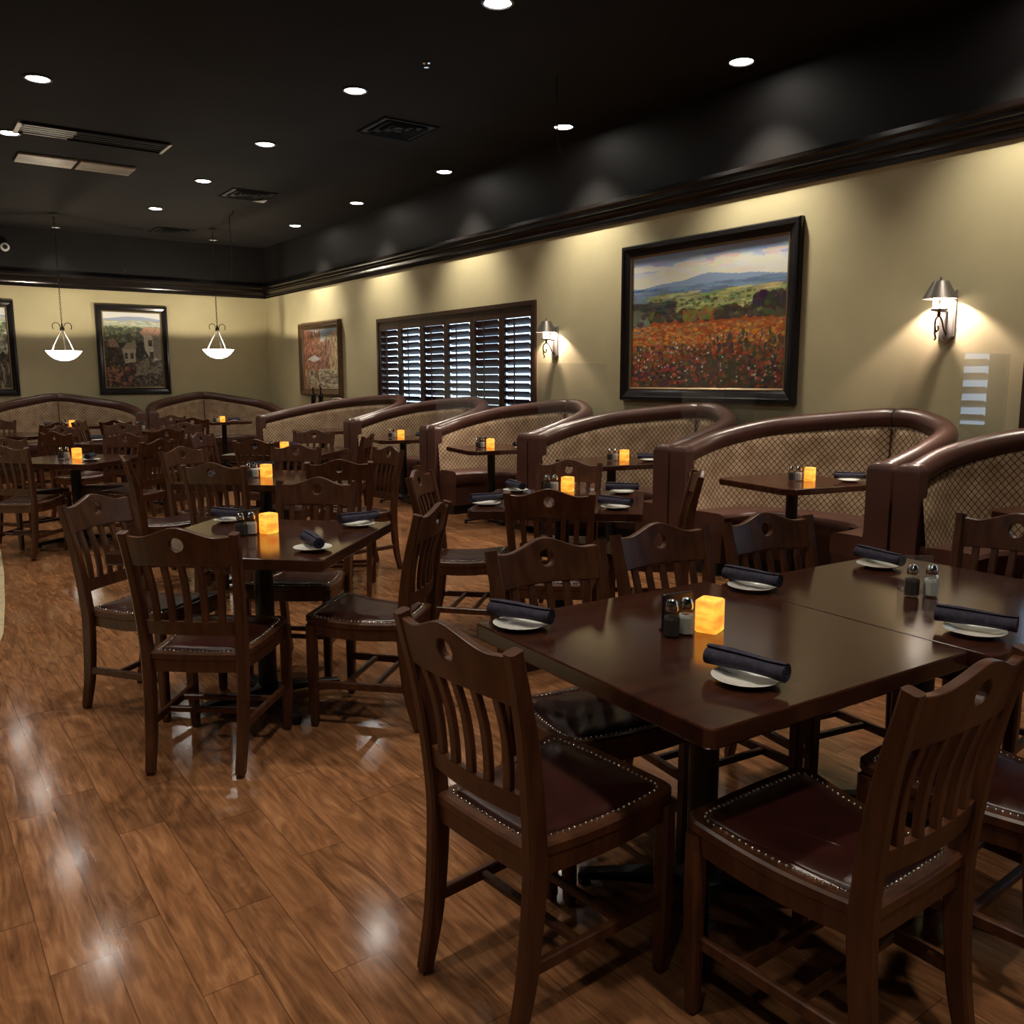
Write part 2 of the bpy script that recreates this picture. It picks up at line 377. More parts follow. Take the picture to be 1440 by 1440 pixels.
# ------------------------------------------------------------------ paintings
def painter(W, H, seed):
    rng = np.random.default_rng(seed); A = np.zeros((H, W, 3)); yy, xx = np.mgrid[0:H, 0:W]
    U = xx/(W-1); V = yy/(H-1)
    def fill(mask, c0, c1=None, key=None):
        c0 = np.array(srgb(*c0)[:3]); c1 = c0 if c1 is None else np.array(srgb(*c1)[:3]); k = (V if key is None else key)[..., None]
        A[mask] = (c0*(1-k)+c1*k)[mask]
    def dab(u, v, ru, rv, col, ang=0, a=1):
        x, y = u*(W-1), v*(H-1); rx, ry = max(.6, ru*W), max(.6, rv*H); R = int(max(rx, ry)+2)
        x0, x1, y0, y1 = max(0, int(x-R)), min(W, int(x+R+1)), max(0, int(y-R)), min(H, int(y+R+1))
        if x0 >= x1 or y0 >= y1: return
        dx = xx[y0:y1, x0:x1]-x; dy = yy[y0:y1, x0:x1]-y; c, s = math.cos(ang), math.sin(ang)
        m = ((dx*c+dy*s)/rx)**2+((-dx*s+dy*c)/ry)**2 < 1
        B = A[y0:y1, x0:x1]; B[m] = B[m]*(1-a)+np.array(srgb(*col)[:3])*a
    def poly(pts, col):
        x = U; y = V; inside = np.zeros(U.shape, bool); n = len(pts)
        for i in range(n):
            (xa, ya), (xb, yb) = pts[i], pts[(i+1) % n]
            if ya == yb: continue
            inside ^= ((ya > y) != (yb > y)) & (x < (xb-xa)*(y-ya)/(yb-ya)+xa)
        A[inside] = np.array(srgb(*col)[:3])
    def many(n, ub, vb, ru, rv, cols, ang=(0, 0), a=.85):
        for _ in range(n):
            c = np.array(cols[rng.integers(len(cols))])+rng.normal(0, 9, 3)
            s = rng.uniform(.5, 1.3)
            dab(rng.uniform(*ub), rng.uniform(*vb), ru*s, rv*s, np.clip(c, 4, 250), rng.uniform(*ang), a)
    return A, U, V, fill, dab, poly, many, rng

def poppy_field():
    W, H = 260, 190; A, U, V, fill, dab, poly, many, rng = painter(W, H, 1)
    fill(V >= 0, (135, 170, 215), (222, 212, 190), np.clip(V/.24, 0, 1))
    many(60, (0, 1), (.0, .12), .09, .016, [(125, 155, 215), (150, 175, 225), (165, 160, 175)], a=.6)
    many(70, (.05, .95), (.08, .2), .07, .014, [(228, 212, 195), (215, 190, 175), (200, 212, 200), (222, 215, 195)], a=.6)
    for u, v in ((.5, .13), (.58, .11), (.65, .1), (.3, .14)): many(12, (u-.06, u+.06), (v-.02, v+.02), .03, .014, [(205, 205, 190), (215, 190, 180)], a=.7)
    m1 = .235-.05*np.exp(-((U-.55)/.25)**2)+.006*np.sin(U*21)
    fill(V > m1, (130, 150, 180), (115, 135, 165))
    m2 = .30-.045*U+.01*np.sin(U*11+1)+.012*np.sin(U*27)
    fill(V > m2, (108, 124, 135), (100, 115, 115))
    many(160, (0, 1), (.25, .31), .06, .007, [(120, 140, 170), (95, 115, 150), (80, 100, 125)], a=.6)
    m3 = .37-.07*np.clip(U-.2, 0, 1)-.035*np.exp(-((U-.65)/.2)**2)+.008*np.sin(U*15)
    fill(V > m3, (118, 130, 86), (140, 142, 95))
    many(500, (.15, 1), (.30, .47), .045, .008, [(140, 148, 95), (168, 168, 110), (115, 130, 90), (150, 142, 100), (185, 180, 130), (98, 108, 74)], a=.7)
    many(90, (.1, 1), (.33, .42), .012, .009, [(55, 62, 48), (70, 72, 50)], a=.8)
    many(240, (0, .3), (.36, .45), .035, .012, [(60, 62, 60), (75, 78, 70), (52, 52, 50)])
    fill(V > .49+.012*np.sin(U*9), (172, 92, 46), (120, 62, 42))
    many(300, (0, 1), (.435, .5), .022, .02, [(62, 58, 48), (48, 46, 42), (88, 82, 60), (75, 55, 48)])
    many(60, (.38, .56), (.43, .5), .016, .018, [(120, 110, 55), (140, 90, 50), (90, 100, 50)])
    many(90, (0, .1), (.42, .58), .03, .03, [(95, 95, 85), (125, 125, 110), (65, 62, 55)])
    many(70, (.82, 1), (.36, .44), .02, .022, [(48, 45, 42), (60, 52, 46)])
    many(900, (0, 1), (.53, .75), .013, .008, [(190, 118, 58), (172, 98, 52), (200, 135, 62), (150, 92, 58), (165, 122, 74), (132, 122, 78)])
    many(1300, (0, 1), (.68, 1), .014, .013, [(138, 76, 50), (112, 62, 46), (88, 72, 52), (72, 66, 56), (152, 84, 56), (104, 96, 62), (62, 56, 52)])
    many(520, (0, 1), (.82, 1), .015, .012, [(60, 56, 52), (72, 68, 58), (96, 58, 46), (54, 52, 50)])
    many(150, (.0, 1), (.72, .98), .012, .012, [(150, 70, 50), (165, 84, 62), (120, 60, 46)])
    many(170, (.02, .98), (.62, .95), .005, .006, [(205, 190, 175), (225, 215, 205), (190, 150, 140)])
    many(120, (.55, 1), (.6, .95), .008, .02, [(60, 62, 58), (75, 70, 52)], ang=(-.3, .3))
    return A
def village(seed):
    W, H = 130, 165; A, U, V, fill, dab, poly, many, rng = painter(W, H, seed)
    fill(V >= 0, (185, 205, 225), (215, 225, 220), np.clip(V/.1, 0, 1))
    fill(V > .075+.02*np.sin(U*5+seed), (120, 145, 190), (150, 165, 180)); fill(V > .12+.012*np.sin(U*9), (150, 165, 160), (150, 160, 120))
    many(150, (0, 1), (.11, .2), .06, .008, [(150, 165, 150), (175, 185, 160), (190, 180, 150), (130, 150, 130)], a=.7)
    fill(V > .2+.02*np.sin(U*7+2), (125, 145, 90), (60, 60, 35))
    many(320, (0, 1), (.19, .4), .05, .012, [(120, 145, 95), (150, 165, 110), (90, 110, 70), (105, 125, 75)], a=.8)
    many(200, (0, 1), (.2, .38), .03, .018, [(75, 85, 55), (95, 100, 60), (60, 70, 48)])
    fill(V > .42+.03*np.sin(U*6), (62, 48, 34), (40, 30, 22))
    many(700, (0, 1), (.4, 1), .03, .02, [(70, 52, 35), (45, 36, 28), (95, 70, 45), (55, 55, 35), (35, 28, 24)])
    if seed == 2:
        poly([(.62, .26), (.72, .19), (.98, .2), (1, .3), (.66, .31)], (180, 120, 85)); poly([(.68, .3), (1, .3), (.98, .62), (.82, .66), (.7, .5)], (196, 186, 160))
        poly([(.84, .3), (1, .3), (1, .62), (.86, .6)], (130, 118, 95))
        for a, b in ((.76, .36), (.78, .52)): poly([(a, b), (a+.07, b), (a+.07, b+.09), (a, b+.09)], (60, 52, 45))
        poly([(.28, .5), (.4, .4), (.56, .42), (.56, .5)], (150, 140, 115)); poly([(.3, .49), (.55, .49), (.53, .66), (.34, .68)], (178, 166, 135))
        for a in (.34, .44): poly([(a, .54), (a+.05, .54), (a+.05, .62), (a, .62)], (70, 60, 48))
        poly([(.06, .36), (.18, .36), (.26, .46), (.1, .47)], (165, 120, 85)); poly([(0, .74), (.1, .72), (.3, .82), (.2, .92), (0, .9)], (170, 95, 50))
        for a in (.56, .64): poly([(a, .32), (a+.035, .62), (a-.035, .62)], (40, 40, 32))
        poly([(.5, .68), (.75, .6), (.78, .74), (.98, .68), (1, .8), (.5, .84)], (130, 118, 88)); many(200, (.45, 1), (.62, 1), .02, .015, [(120, 108, 78), (90, 78, 55), (60, 48, 35)])
        many(420, (0, 1), (.2, 1), .01, .012, [(120, 105, 75), (90, 75, 52), (150, 140, 105), (70, 58, 42)], a=.5)
        many(160, (0, .5), (.72, 1), .025, .02, [(45, 28, 22), (110, 55, 35), (60, 35, 25), (150, 90, 50)])
    else:
        many(260, (.3, 1), (.3, .55), .03, .03, [(190, 190, 150), (150, 150, 110), (110, 110, 80), (215, 210, 180)])
        many(160, (0, 1), (.6, 1), .012, .06, [(130, 115, 70), (90, 75, 45), (160, 145, 95)], ang=(-.3, .3))
    return A
def street():
    W, H = 130, 160; A, U, V, fill, dab, poly, many, rng = painter(W, H, 5)
    fill(V >= 0, (105, 150, 205), (130, 165, 205)); many(40, (.2, 1), (0, .15), .06, .02, [(130, 165, 210), (165, 185, 205)], a=.6)
    poly([(0, 0), (.3, .03), (.42, .3), (.5, .6), (.3, 1), (0, 1)], (150, 75, 40)); poly([(1, .0), (.85, .1), (.7, .35), (.72, .8), (1, .95)], (185, 150, 95))
    poly([(.3, .12), (.5, .14), (.75, .22), (.72, .7), (.45, .7), (.35, .4)], (130, 72, 48)); poly([(.25, .1), (.35, .05), (.75, .17), (.7, .24), (.4, .2)], (200, 195, 190))
    many(420, (0, .5), (.05, .75), .018, .05, [(190, 95, 45), (150, 75, 40), (110, 60, 40), (205, 120, 60), (90, 50, 36)], ang=(-.2, .2))
    many(260, (.68, 1), (.1, .8), .018, .05, [(200, 170, 110), (170, 130, 80), (140, 95, 60)], ang=(-.2, .2))
    many(200, (.4, .75), (.2, .68), .014, .04, [(120, 60, 40), (160, 90, 60), (180, 110, 80), (90, 50, 40)], ang=(-.2, .2))
    poly([(.2, 1), (.42, .68), (.72, .66), (1, .92), (1, 1)], (170, 160, 130)); many(220, (.15, 1), (.7, 1), .05, .014, [(190, 180, 150), (150, 140, 105), (110, 90, 65), (80, 55, 40)])
    poly([(.1, .5), (.3, .43), (.5, .5), (.3, .55)], (225, 215, 200)); many(120, (.08, .4), (.7, .98), .03, .05, [(190, 175, 140), (120, 85, 55), (80, 50, 40), (150, 130, 100)])
    many(500, (0, 1), (.2, 1), .008, .02, [(140, 100, 70), (110, 75, 50), (170, 140, 105), (90, 65, 48), (190, 165, 125)], ang=(-.3, .3), a=.55)
    return A
def canvas_mat(name):
    m, nt, b = nm(name); a = N(nt, 'ShaderNodeAttribute'); a.attribute_name = 'pigment'
    nt.links.new(a.outputs['Color'], b.inputs['Base Color']); b.inputs['Roughness'].default_value = .38; return m
CANV = canvas_mat('oil_paint')
def mute(A, k):
    g = A.mean(axis=2, keepdims=True); return A*(1-k)+g*k*np.array([1.06, 1.0, .9])
def painting(label, loc, rz, w, h, A, fw=.1, fmat='frame', liner='gold', dep=.06):
    """local: picture in the XZ plane facing -Y, origin at the bottom centre of the frame, back at y=0"""
    t = thing('framed_painting', label, 'painting', loc, rz)
    f = MB()
    pr = [(0, 0), (0, -dep*.7), (.012, -dep), (fw*.35, -dep), (fw*.45, -dep*.75), (fw*.8, -dep*.6), (fw, -dep*.45), (fw, 0)]
    def ring(prf): return [[(sx*(w/2-o), y, h/2+sz*(h/2-o)) for o, y in prf] for sx, sz in ((-1, -1), (1, -1), (1, 1), (-1, 1), (-1, -1))]
    f.ring_loft(ring(pr), cap=False); f.build('frame', M[fmat], t)
    g = MB(); g.ring_loft(ring([(fw, -.004), (fw, -dep*.5), (fw+.01, -dep*.55), (fw+.022, -dep*.35), (fw+.022, -.004)]), cap=False); g.build('liner', M[liner], t)
    H, W = A.shape[:2]; iw, ih = w-2*fw-.03, h-2*fw-.03; c = MB()
    c.grid([[(-iw/2+iw*j/(W-1), -.016, fw+.015+ih*(1-i/(H-1))) for j in range(W)] for i in range(H)], flip=False)
    c.f = [q[::-1] for q in c.f]
    me = bpy.data.meshes.new('canvas'); me.from_pydata(c.v, [], c.f); me.materials.append(CANV)
    ca = me.color_attributes.new('pigment', 'FLOAT_COLOR', 'POINT')
    ca.data.foreach_set('color', np.concatenate([np.clip(A.reshape(-1, 3)*1.5, 0, .9), np.ones((W*H, 1))], 1).astype(np.float32).ravel())
    o = bpy.data.objects.new('canvas', me); COL.link(o); o.parent = t
    b = MB(); b.box((0, -.006, h/2), (w-.06, .012, h-.06)); b.build('backing', M['kick'], t)
    return t
painting('large framed landscape of a red poppy field under blue hills', (XW, (4.303+6.321)/2, 1.252), -PI/2, 6.321-4.303, 2.711-1.252, poppy_field(), .105)
painting('tall framed painting of a hillside village with red roofs, between the two pendants', ((2.965+4.128)/2, YB, 1.221), 0, 1.163, 1.505, mute(village(2), .4), .10)
painting('tall framed landscape on the back wall cut by the edge of the picture', (1.78-.5815, YB, 1.221), 0, 1.163, 1.505, mute(village(3), .4), .10)
painting('bronze framed painting of a sunny orange village street near the corner', (XW, (12.77+14.39)/2, 1.199), -PI/2, 1.62, 1.204, mute(street(), .38)*1.15, .10, 'brownframe', 'gold', .075)

# ------------------------------------------------------------------ chairs
def make_chair():
    t = thing('dining_chair', 'x', 'chair')
    C = M['chair']
    def sy(y): return .460+.022*max(0, y)/.42
    def outline(o, n=6):
        pts = []
        cr = [(-.178, -.015), (.178, -.015), (.218, .425), (-.218, .425)]; rad = [.015, .015, .035, .035]
        for i, (x, y) in enumerate(cr):
            xs = x-math.copysign(o, x); ysn = y+o if y < .2 else y-o
            r = max(.008, rad[i]-o*.3); cx = xs-math.copysign(r, x); cy = ysn+(r if y < .2 else -r)
            a0 = [PI, 1.5*PI, 0, .5*PI][i]
            for k in range(n+1):
                a = a0+k/n*PI/2; pts.append((cx+r*math.cos(a), cy+r*math.sin(a)))
        # add middles so long edges can bow
        out = []
        for i, p in enumerate(pts):
            q = pts[(i+1) % len(pts)]; out.append(p)
            if i % (n+1) == n:
                for k in range(1, 8):
                    f = k/8; out.append((p[0]+(q[0]-p[0])*f, p[1]+(q[1]-p[1])*f))
        res = []
        for x, y in out:
            if y > .35: y += .012*(1-(x/.2)**2)
            res.append((x, y))
        return res
    # saddle: side edges bow downwards in the middle of the depth
    def zz(x, y): return sy(y)-.016*math.sin(PI*min(1, max(0, y/.43)))+.006*(x/.2)**2
    f = MB()
    R = []
    for o, dz in ((.045, -.075), (.006, -.075), (.004, -.03), (0, -.026), (0, -.006), (.006, 0), (.05, 0)):
        R.append([(x, y, zz(x, y)+dz) for x, y in outline(o)])
    f.ring_loft(R, cap=True); f.build('seat_frame', C, t, smooth=30)
    pd = MB(); R = []
    for o, dz in ((.034, -.003), (.035, .003), (.046, .010), (.09, .016), (.15, .019)):
        R.append([(x, y, zz(x, y)+dz) for x, y in outline(o)])
    pd.ring_loft(R, cap=True); pad = pd.build('seat_pad', M['leather'], t, smooth=60)
    nl = MB(); loop = outline(.029, 6); acc = 0; n = len(loop)
    per = sum(math.dist(loop[i], loop[(i+1) % n]) for i in range(n)); cnt = 88; step = per/cnt; nxt = 0
    for i in range(n):
        a, b = loop[i], loop[(i+1) % n]; L = math.dist(a, b)
        while nxt < acc+L-1e-9:
            q = (nxt-acc)/L; x, y = a[0]+(b[0]-a[0])*q, a[1]+(b[1]-a[1])*q; z = zz(x, y)
            bi = len(nl.v)
            nl.v += [(x+.0043*math.cos(k*PI/3), y+.0043*math.sin(k*PI/3), z) for k in range(6)]+[(x+.0032*math.cos(k*PI/3), y+.0032*math.sin(k*PI/3), z+.0036) for k in range(6)]+[(x, y, z+.005)]
            for k in range(6):
                k2 = (k+1) % 6; nl.f += [(bi+k, bi+k2, bi+6+k2, bi+6+k), (bi+6+k, bi+6+k2, bi+12)]; nl.mi += [0, 0]
            nxt += step
        acc += L
    nl.build('nailhead_trim', M['brass'], pad, smooth=80)
    for s in (-1, 1):
        p = MB(); p.bar([(s*.205, .395, .45), (s*.205, .395, .30), (s*.203, .395, .15), (s*.2, .395, .012)], (1, 0, 0), [.04, .042, .038, .032], [.04, .042, .038, .032]); p.box((s*.2, .395, .006), (.022, .022, .012)); p.build('leg', C, t)
        p = MB(); pts = catmull([(s*.172, -.055, .012), (s*.176, -.022, .16), (s*.18, -.004, .36), (s*.183, -.006, .5), (s*.192, -.034, .72), (s*.204, -.082, .925)], 4)
        n = len(pts); p.bar(pts, (1, 0, 0), [.034+.002*math.sin(PI*i/(n-1)) for i in range(n)], [.036+.018*math.sin(PI*min(1, 1.05*i/(n-1))) for i in range(n)])
        p.box((s*.172, -.055, .006), (.024, .026, .012)); p.build('back_post', C, t)
        p = MB(); p.bar([(s*.18, 0, .185), (s*.195, .39, .185)], (1, 0, 0), .02, .032); p.build('side_stretcher', C, t)
    for y in (.135, .265):
        p = MB(); p.bar([(-.188, y, .185), (.188, y, .185)], (0, 1, 0), .022, .022); p.build('cross_stretcher', C, t)
    # backrest surface: y as a function of z and x (gentle backward bow)
    def yb(x, z):
        ys_ = np.interp(z, [.52, .62, .72, .82, .925, .98], [-.005, -.017, -.034, -.056, -.082, -.096])
        return ys_-.022*(1-min(1, abs(x)/.2)**2)
    # crest rail with a round hole
    hw = lambda z: np.interp(z, [.7, .9, .95], [.176, .190, .193])
    top = []; bot = []
    for i in range(33):
        u = -1+2*i/32; z = .914+.034*math.exp(-(u/.42)**2)-.006*math.exp(-((abs(u)-.72)/.2)**2); top.append((u*.190, z))
    for i in range(33):
        u = 1-2*i/32; z = .80+.006*math.cos(u*PI*.5); bot.append((u*.183, z))
    hole = [(.026*math.cos(a), .884+.026*math.sin(a)) for a in [2*PI*k/20 for k in range(20)]]
    bm = bmesh.new(); vs = [bm.verts.new((x, 0, z)) for x, z in top+bot]; es = [bm.edges.new((vs[i], vs[(i+1) % len(vs)])) for i in range(len(vs))]
    hv = [bm.verts.new((x, 0, z)) for x, z in hole]; es += [bm.edges.new((hv[i], hv[(i+1) % 20])) for i in range(20)]
    bmesh.ops.triangle_fill(bm, use_beauty=True, use_dissolve=False, edges=es)
    fs = list(bm.faces); r = bmesh.ops.extrude_face_region(bm, geom=fs)
    for v in r['geom']:
        if isinstance(v, bmesh.types.BMVert): v.co.y = -.024
    for v in bm.verts: v.co.y += yb(v.co.x, v.co.z)+.012
    bmesh.ops.recalc_face_normals(bm, faces=bm.faces)
    me = bpy.data.meshes.new('crest_rail'); bm.to_mesh(me); bm.free(); me.materials.append(C)
    o = bpy.data.objects.new('crest_rail', me); COL.link(o); o.parent = t
    bv = o.modifiers.new('round', 'BEVEL'); bv.width = .004; bv.segments = 2; bv.limit_method = 'ANGLE'; bv.angle_limit = math.radians(50)
    # lower rail
    p = MB(); R = []
    for i in range(13):
        x = -.176+.352*i/12; R.append([(x, yb(x, z)+dy, z) for z, dy in ((.536, -.009), (.536, .009), (.588, .009), (.588, -.009))])
    p.ring_loft(R); p.build('lower_rail', C, t)
    for k in range(5):
        x0 = -.132+.066*k; x1 = x0*.92; R = []
        for i in range(9):
            z = .582+.225*i/8; x = x1+(x0-x1)*i/8; bow = -.008*math.sin(PI*i/8)
            w = .0125; y = yb(x, z)-bow
            R.append([(x-w, y-.006, z), (x-w+.003, y-.008, z), (x+w-.003, y-.008, z), (x+w, y-.006, z), (x+w, y+.006, z), (x+w-.003, y+.008, z), (x-w+.003, y+.008, z), (x-w, y+.006, z)])
        p = MB(); p.ring_loft(R); p.build('slat', C, t)
    return t
CH = make_chair()
def chair(x, y, rot, label, group):
    a = math.radians(rot); fx, fy = -math.sin(a), math.cos(a)
    dup(CH, (x+fx*.078, y+fy*.078, 0), a, label, group)
g1, g2, g3 = 'chairs around the long joined table', 'chairs around the square table beside the aisle', 'chairs around the tables beyond'
chair(.955, 1.54, -86, 'dark slat-back chair at the left end of the long front table, its whole seat visible', g1)
chair(1.70, 2.16, 172, 'slat-back chair behind the napkin at the far left of the long table', g1)
chair(2.21, 2.15, 174, 'slat-back chair at the middle of the long table, behind the shakers and square candle', g1)
chair(2.72, 2.08, 170, 'slat-back chair on the far side of the long table, in front of the second booth', g1)
chair(1.60, .755, 0, 'dark slat-back chair filling the lower corner, nearest the camera', g1)
chair(2.19, .70, 2, 'shadowed chair at the frame edge beside the nearest chair, mostly hidden', g1)
chair(3.45, 1.50, 94, 'chair at the right end of the long table against the nearest booth', g1)
chair(.80, 3.13, -40, 'dark slat-back chair with its back to the camera at the aisle table', g2)
chair(.74, 4.25, 217, 'slat-back chair at the aisle side of the two-napkin square table, catching light on its crest', g2)
chair(1.83, 3.11, 42, 'slat-back chair seen edge-on at the right of the aisle table, studded seat in full view', g2)
chair(1.81, 4.28, 137, 'slat-back chair facing the camera across the aisle table, behind the glowing candle', g2)
g4 = 'chairs around the table below the third booth'
chair(2.52, 3.19, -44, 'black-looking chair with its back to the camera before the table under the booths', g4)
chair(2.44, 4.28, 223, 'slat-back chair seen side-on at the left corner of the table under the booths', g4)
chair(3.53, 4.27, 131, 'warm brown chair facing the camera, between the table and the third booth', g4)
chair(3.72, 3.35, 47, 'slat-back chair seen edge-on against the second booth end panel', g4)
g5 = 'chairs around the middle table'
chair(1.64, 5.5, -45, 'dark chair back with a bright round hole directly above the aisle table napkin', g5)
chair(2.37, 5.22, -27, 'dark chair back standing just behind the brightly lit crest of the aisle table chair', g5)
chair(2.65, 6.65, 130, 'chair facing the camera behind the middle table, a napkin before it', g5)
chair(3.15, 6.02, 94, 'pale-lit slat-back chair beside the fourth booth, turned to face left', g5)
chair(1.85, 6.95, 205, 'reddish crest chair at the left of the middle table, behind the shakers', g5)
chair(1.32, 6.42, -98, 'chair seen edge-on standing alone in the gap left of the middle table', g5)
g6 = 'chairs around the table below the fifth booth'
chair(2.61, 7.47, -48, 'dark chair back just above the middle table shakers', g6)
chair(3.58, 8.48, 140, 'warm brown chair facing the camera just below the far booths', g6)
chair(3.76, 7.6, 51, 'chair seen edge-on before the fifth booth table', g6)
chair(2.49, 8.69, 223, 'grey-lit chair seen obliquely under the right pendant', g6)
g7 = 'chairs around the left square table'
chair(.72, 7.98, -38, 'dark chair at the far left edge with its legs and seat visible', g7)
chair(.85, 9.05, 215, 'brown crest chair just behind the dark one at the left edge', g7)
chair(1.92, 8.04, 40, 'dark chair back right of the left square table', g7)
chair(1.88, 9.1, 141, 'grey-lit chair facing the camera beyond the left square table', g7)
g8 = 'chairs in the far rows before the back wall'
chair(1.38, 9.87, -60, 'dark chair back above the left table candle, turned aside', g8)
chair(1.62, 11.1, 215, 'chair with a pale edge behind the dark one above the left candle', g8)
chair(2.42, 9.75, 15, 'low dark chair crest in the cluster right of the far napkins', g8)
chair(2.32, 11.35, 172, 'chair facing the camera in the far rows, below the village painting', g8)
chair(2.95, 11.0, 150, 'brown chair facing the camera before the right back booth seats', g8)
chair(2.02, 12.45, 240, 'far chair seen obliquely beside the left back booth table', g8)
chair(2.42, 12.25, -39, 'farthest dark chair back before the left back booth', g8)
chair(3.4, 13.35, 150, 'reddish chair directly before the post joining the two back booths', g8)
chair(3.42, 12.3, -20, 'dark far chair crest before the right back booth', g8)
chair(1.2, 13.5, 165, 'reddish far chair at the left edge before the back booth', g8)
chair(1.66, 12.0, 40, 'dark far chair left of the left back booth table post', g8)

# ------------------------------------------------------------------ tables
def make_table(s=.93, column=.042):
    t = thing('square_table', 'x', 'table')
    def sq(o, r=.02):
        h = s/2-o; P = []
        for cx, cy, a0 in ((h-r, h-r, 0), (-h+r, h-r, .5*PI), (-h+r, -h+r, PI), (h-r, -h+r, 1.5*PI)):
            for k in range(5): a = a0+k/4*PI/2; P.append((cx+r*math.cos(a), cy+r*math.sin(a)))
        return P
    b = MB(); Z = .767
    b.ring_loft([[(x, y, z) for x, y in sq(o)] for o, z in ((.008, Z-.047), (.002, Z-.044), (0, Z-.040), (0, Z-.004), (.0012, Z-.0012), (.004, Z))])
    b.build('tabletop', M['table'], t)
    c = MB(); c.lathe([(column, .06), (column, .70)], n=20); c.build('column', M['iron'], t, smooth=True)
    c = MB(); c.box((0, 0, .712), (.5, .06, .018), rot=PI/4); c.box((0, 0, .712), (.5, .06, .018), rot=-PI/4); c.build('top_bracket', M['iron'], t)
    h = MB(); h.lathe([(.07, .035), (.065, .07), (.046, .085)], n=20); h.build('base_hub', M['iron'], t, smooth=True)
    for k in range(4):
        a = PI/4+k*PI/2; ca, sa = math.cos(a), math.sin(a)
        f = MB(); f.bar([(.03*ca, .03*sa, .055), (.2*ca, .2*sa, .045), (.345*ca, .345*sa, .027)], (-sa, ca, 0), [.06, .05, .04], [.04, .03, .022])
        f.lathe([(.018, 0), (.02, .02)], (.33*ca, .33*sa, 0), n=10); f.build('base_foot', M['iron'], t)
    return t
TB = make_table()
D = math.radians
tabs = [(1.76, 1.53, -3, 'dark glossy square tabletop nearest the camera, joined to a second one'), (2.69, 1.425, -3, 'dark square table joined to the right end of the front table, with clear shaker holder'),
        (1.31, 3.73, 45, 'square table in the aisle with three napkins and a glowing candle'), (3.12, 3.83, 45, 'square table before the second and third booths with four napkin rolls'),
        (2.17, 6.05, 45, 'square table in the middle of the room with shakers and lit candle'), (3.13, 8.07, 45, 'square table before the fifth booth, mostly behind chair crests'),
        (1.32, 8.5, 45, 'square table at the left with a pale reflection on its top'), (2.2, 10.57, 45, 'far square table with two napkins below the village painting'),
        (3.1, 12.9, 45, 'far square table with a black card holder, before the back booths'), (1.35, 12.85, 45, 'far table at the left edge before the back booth')]
for x, y, r, lab in tabs: dup(TB, (x, y, 0), D(r), lab, 'square dining tables')

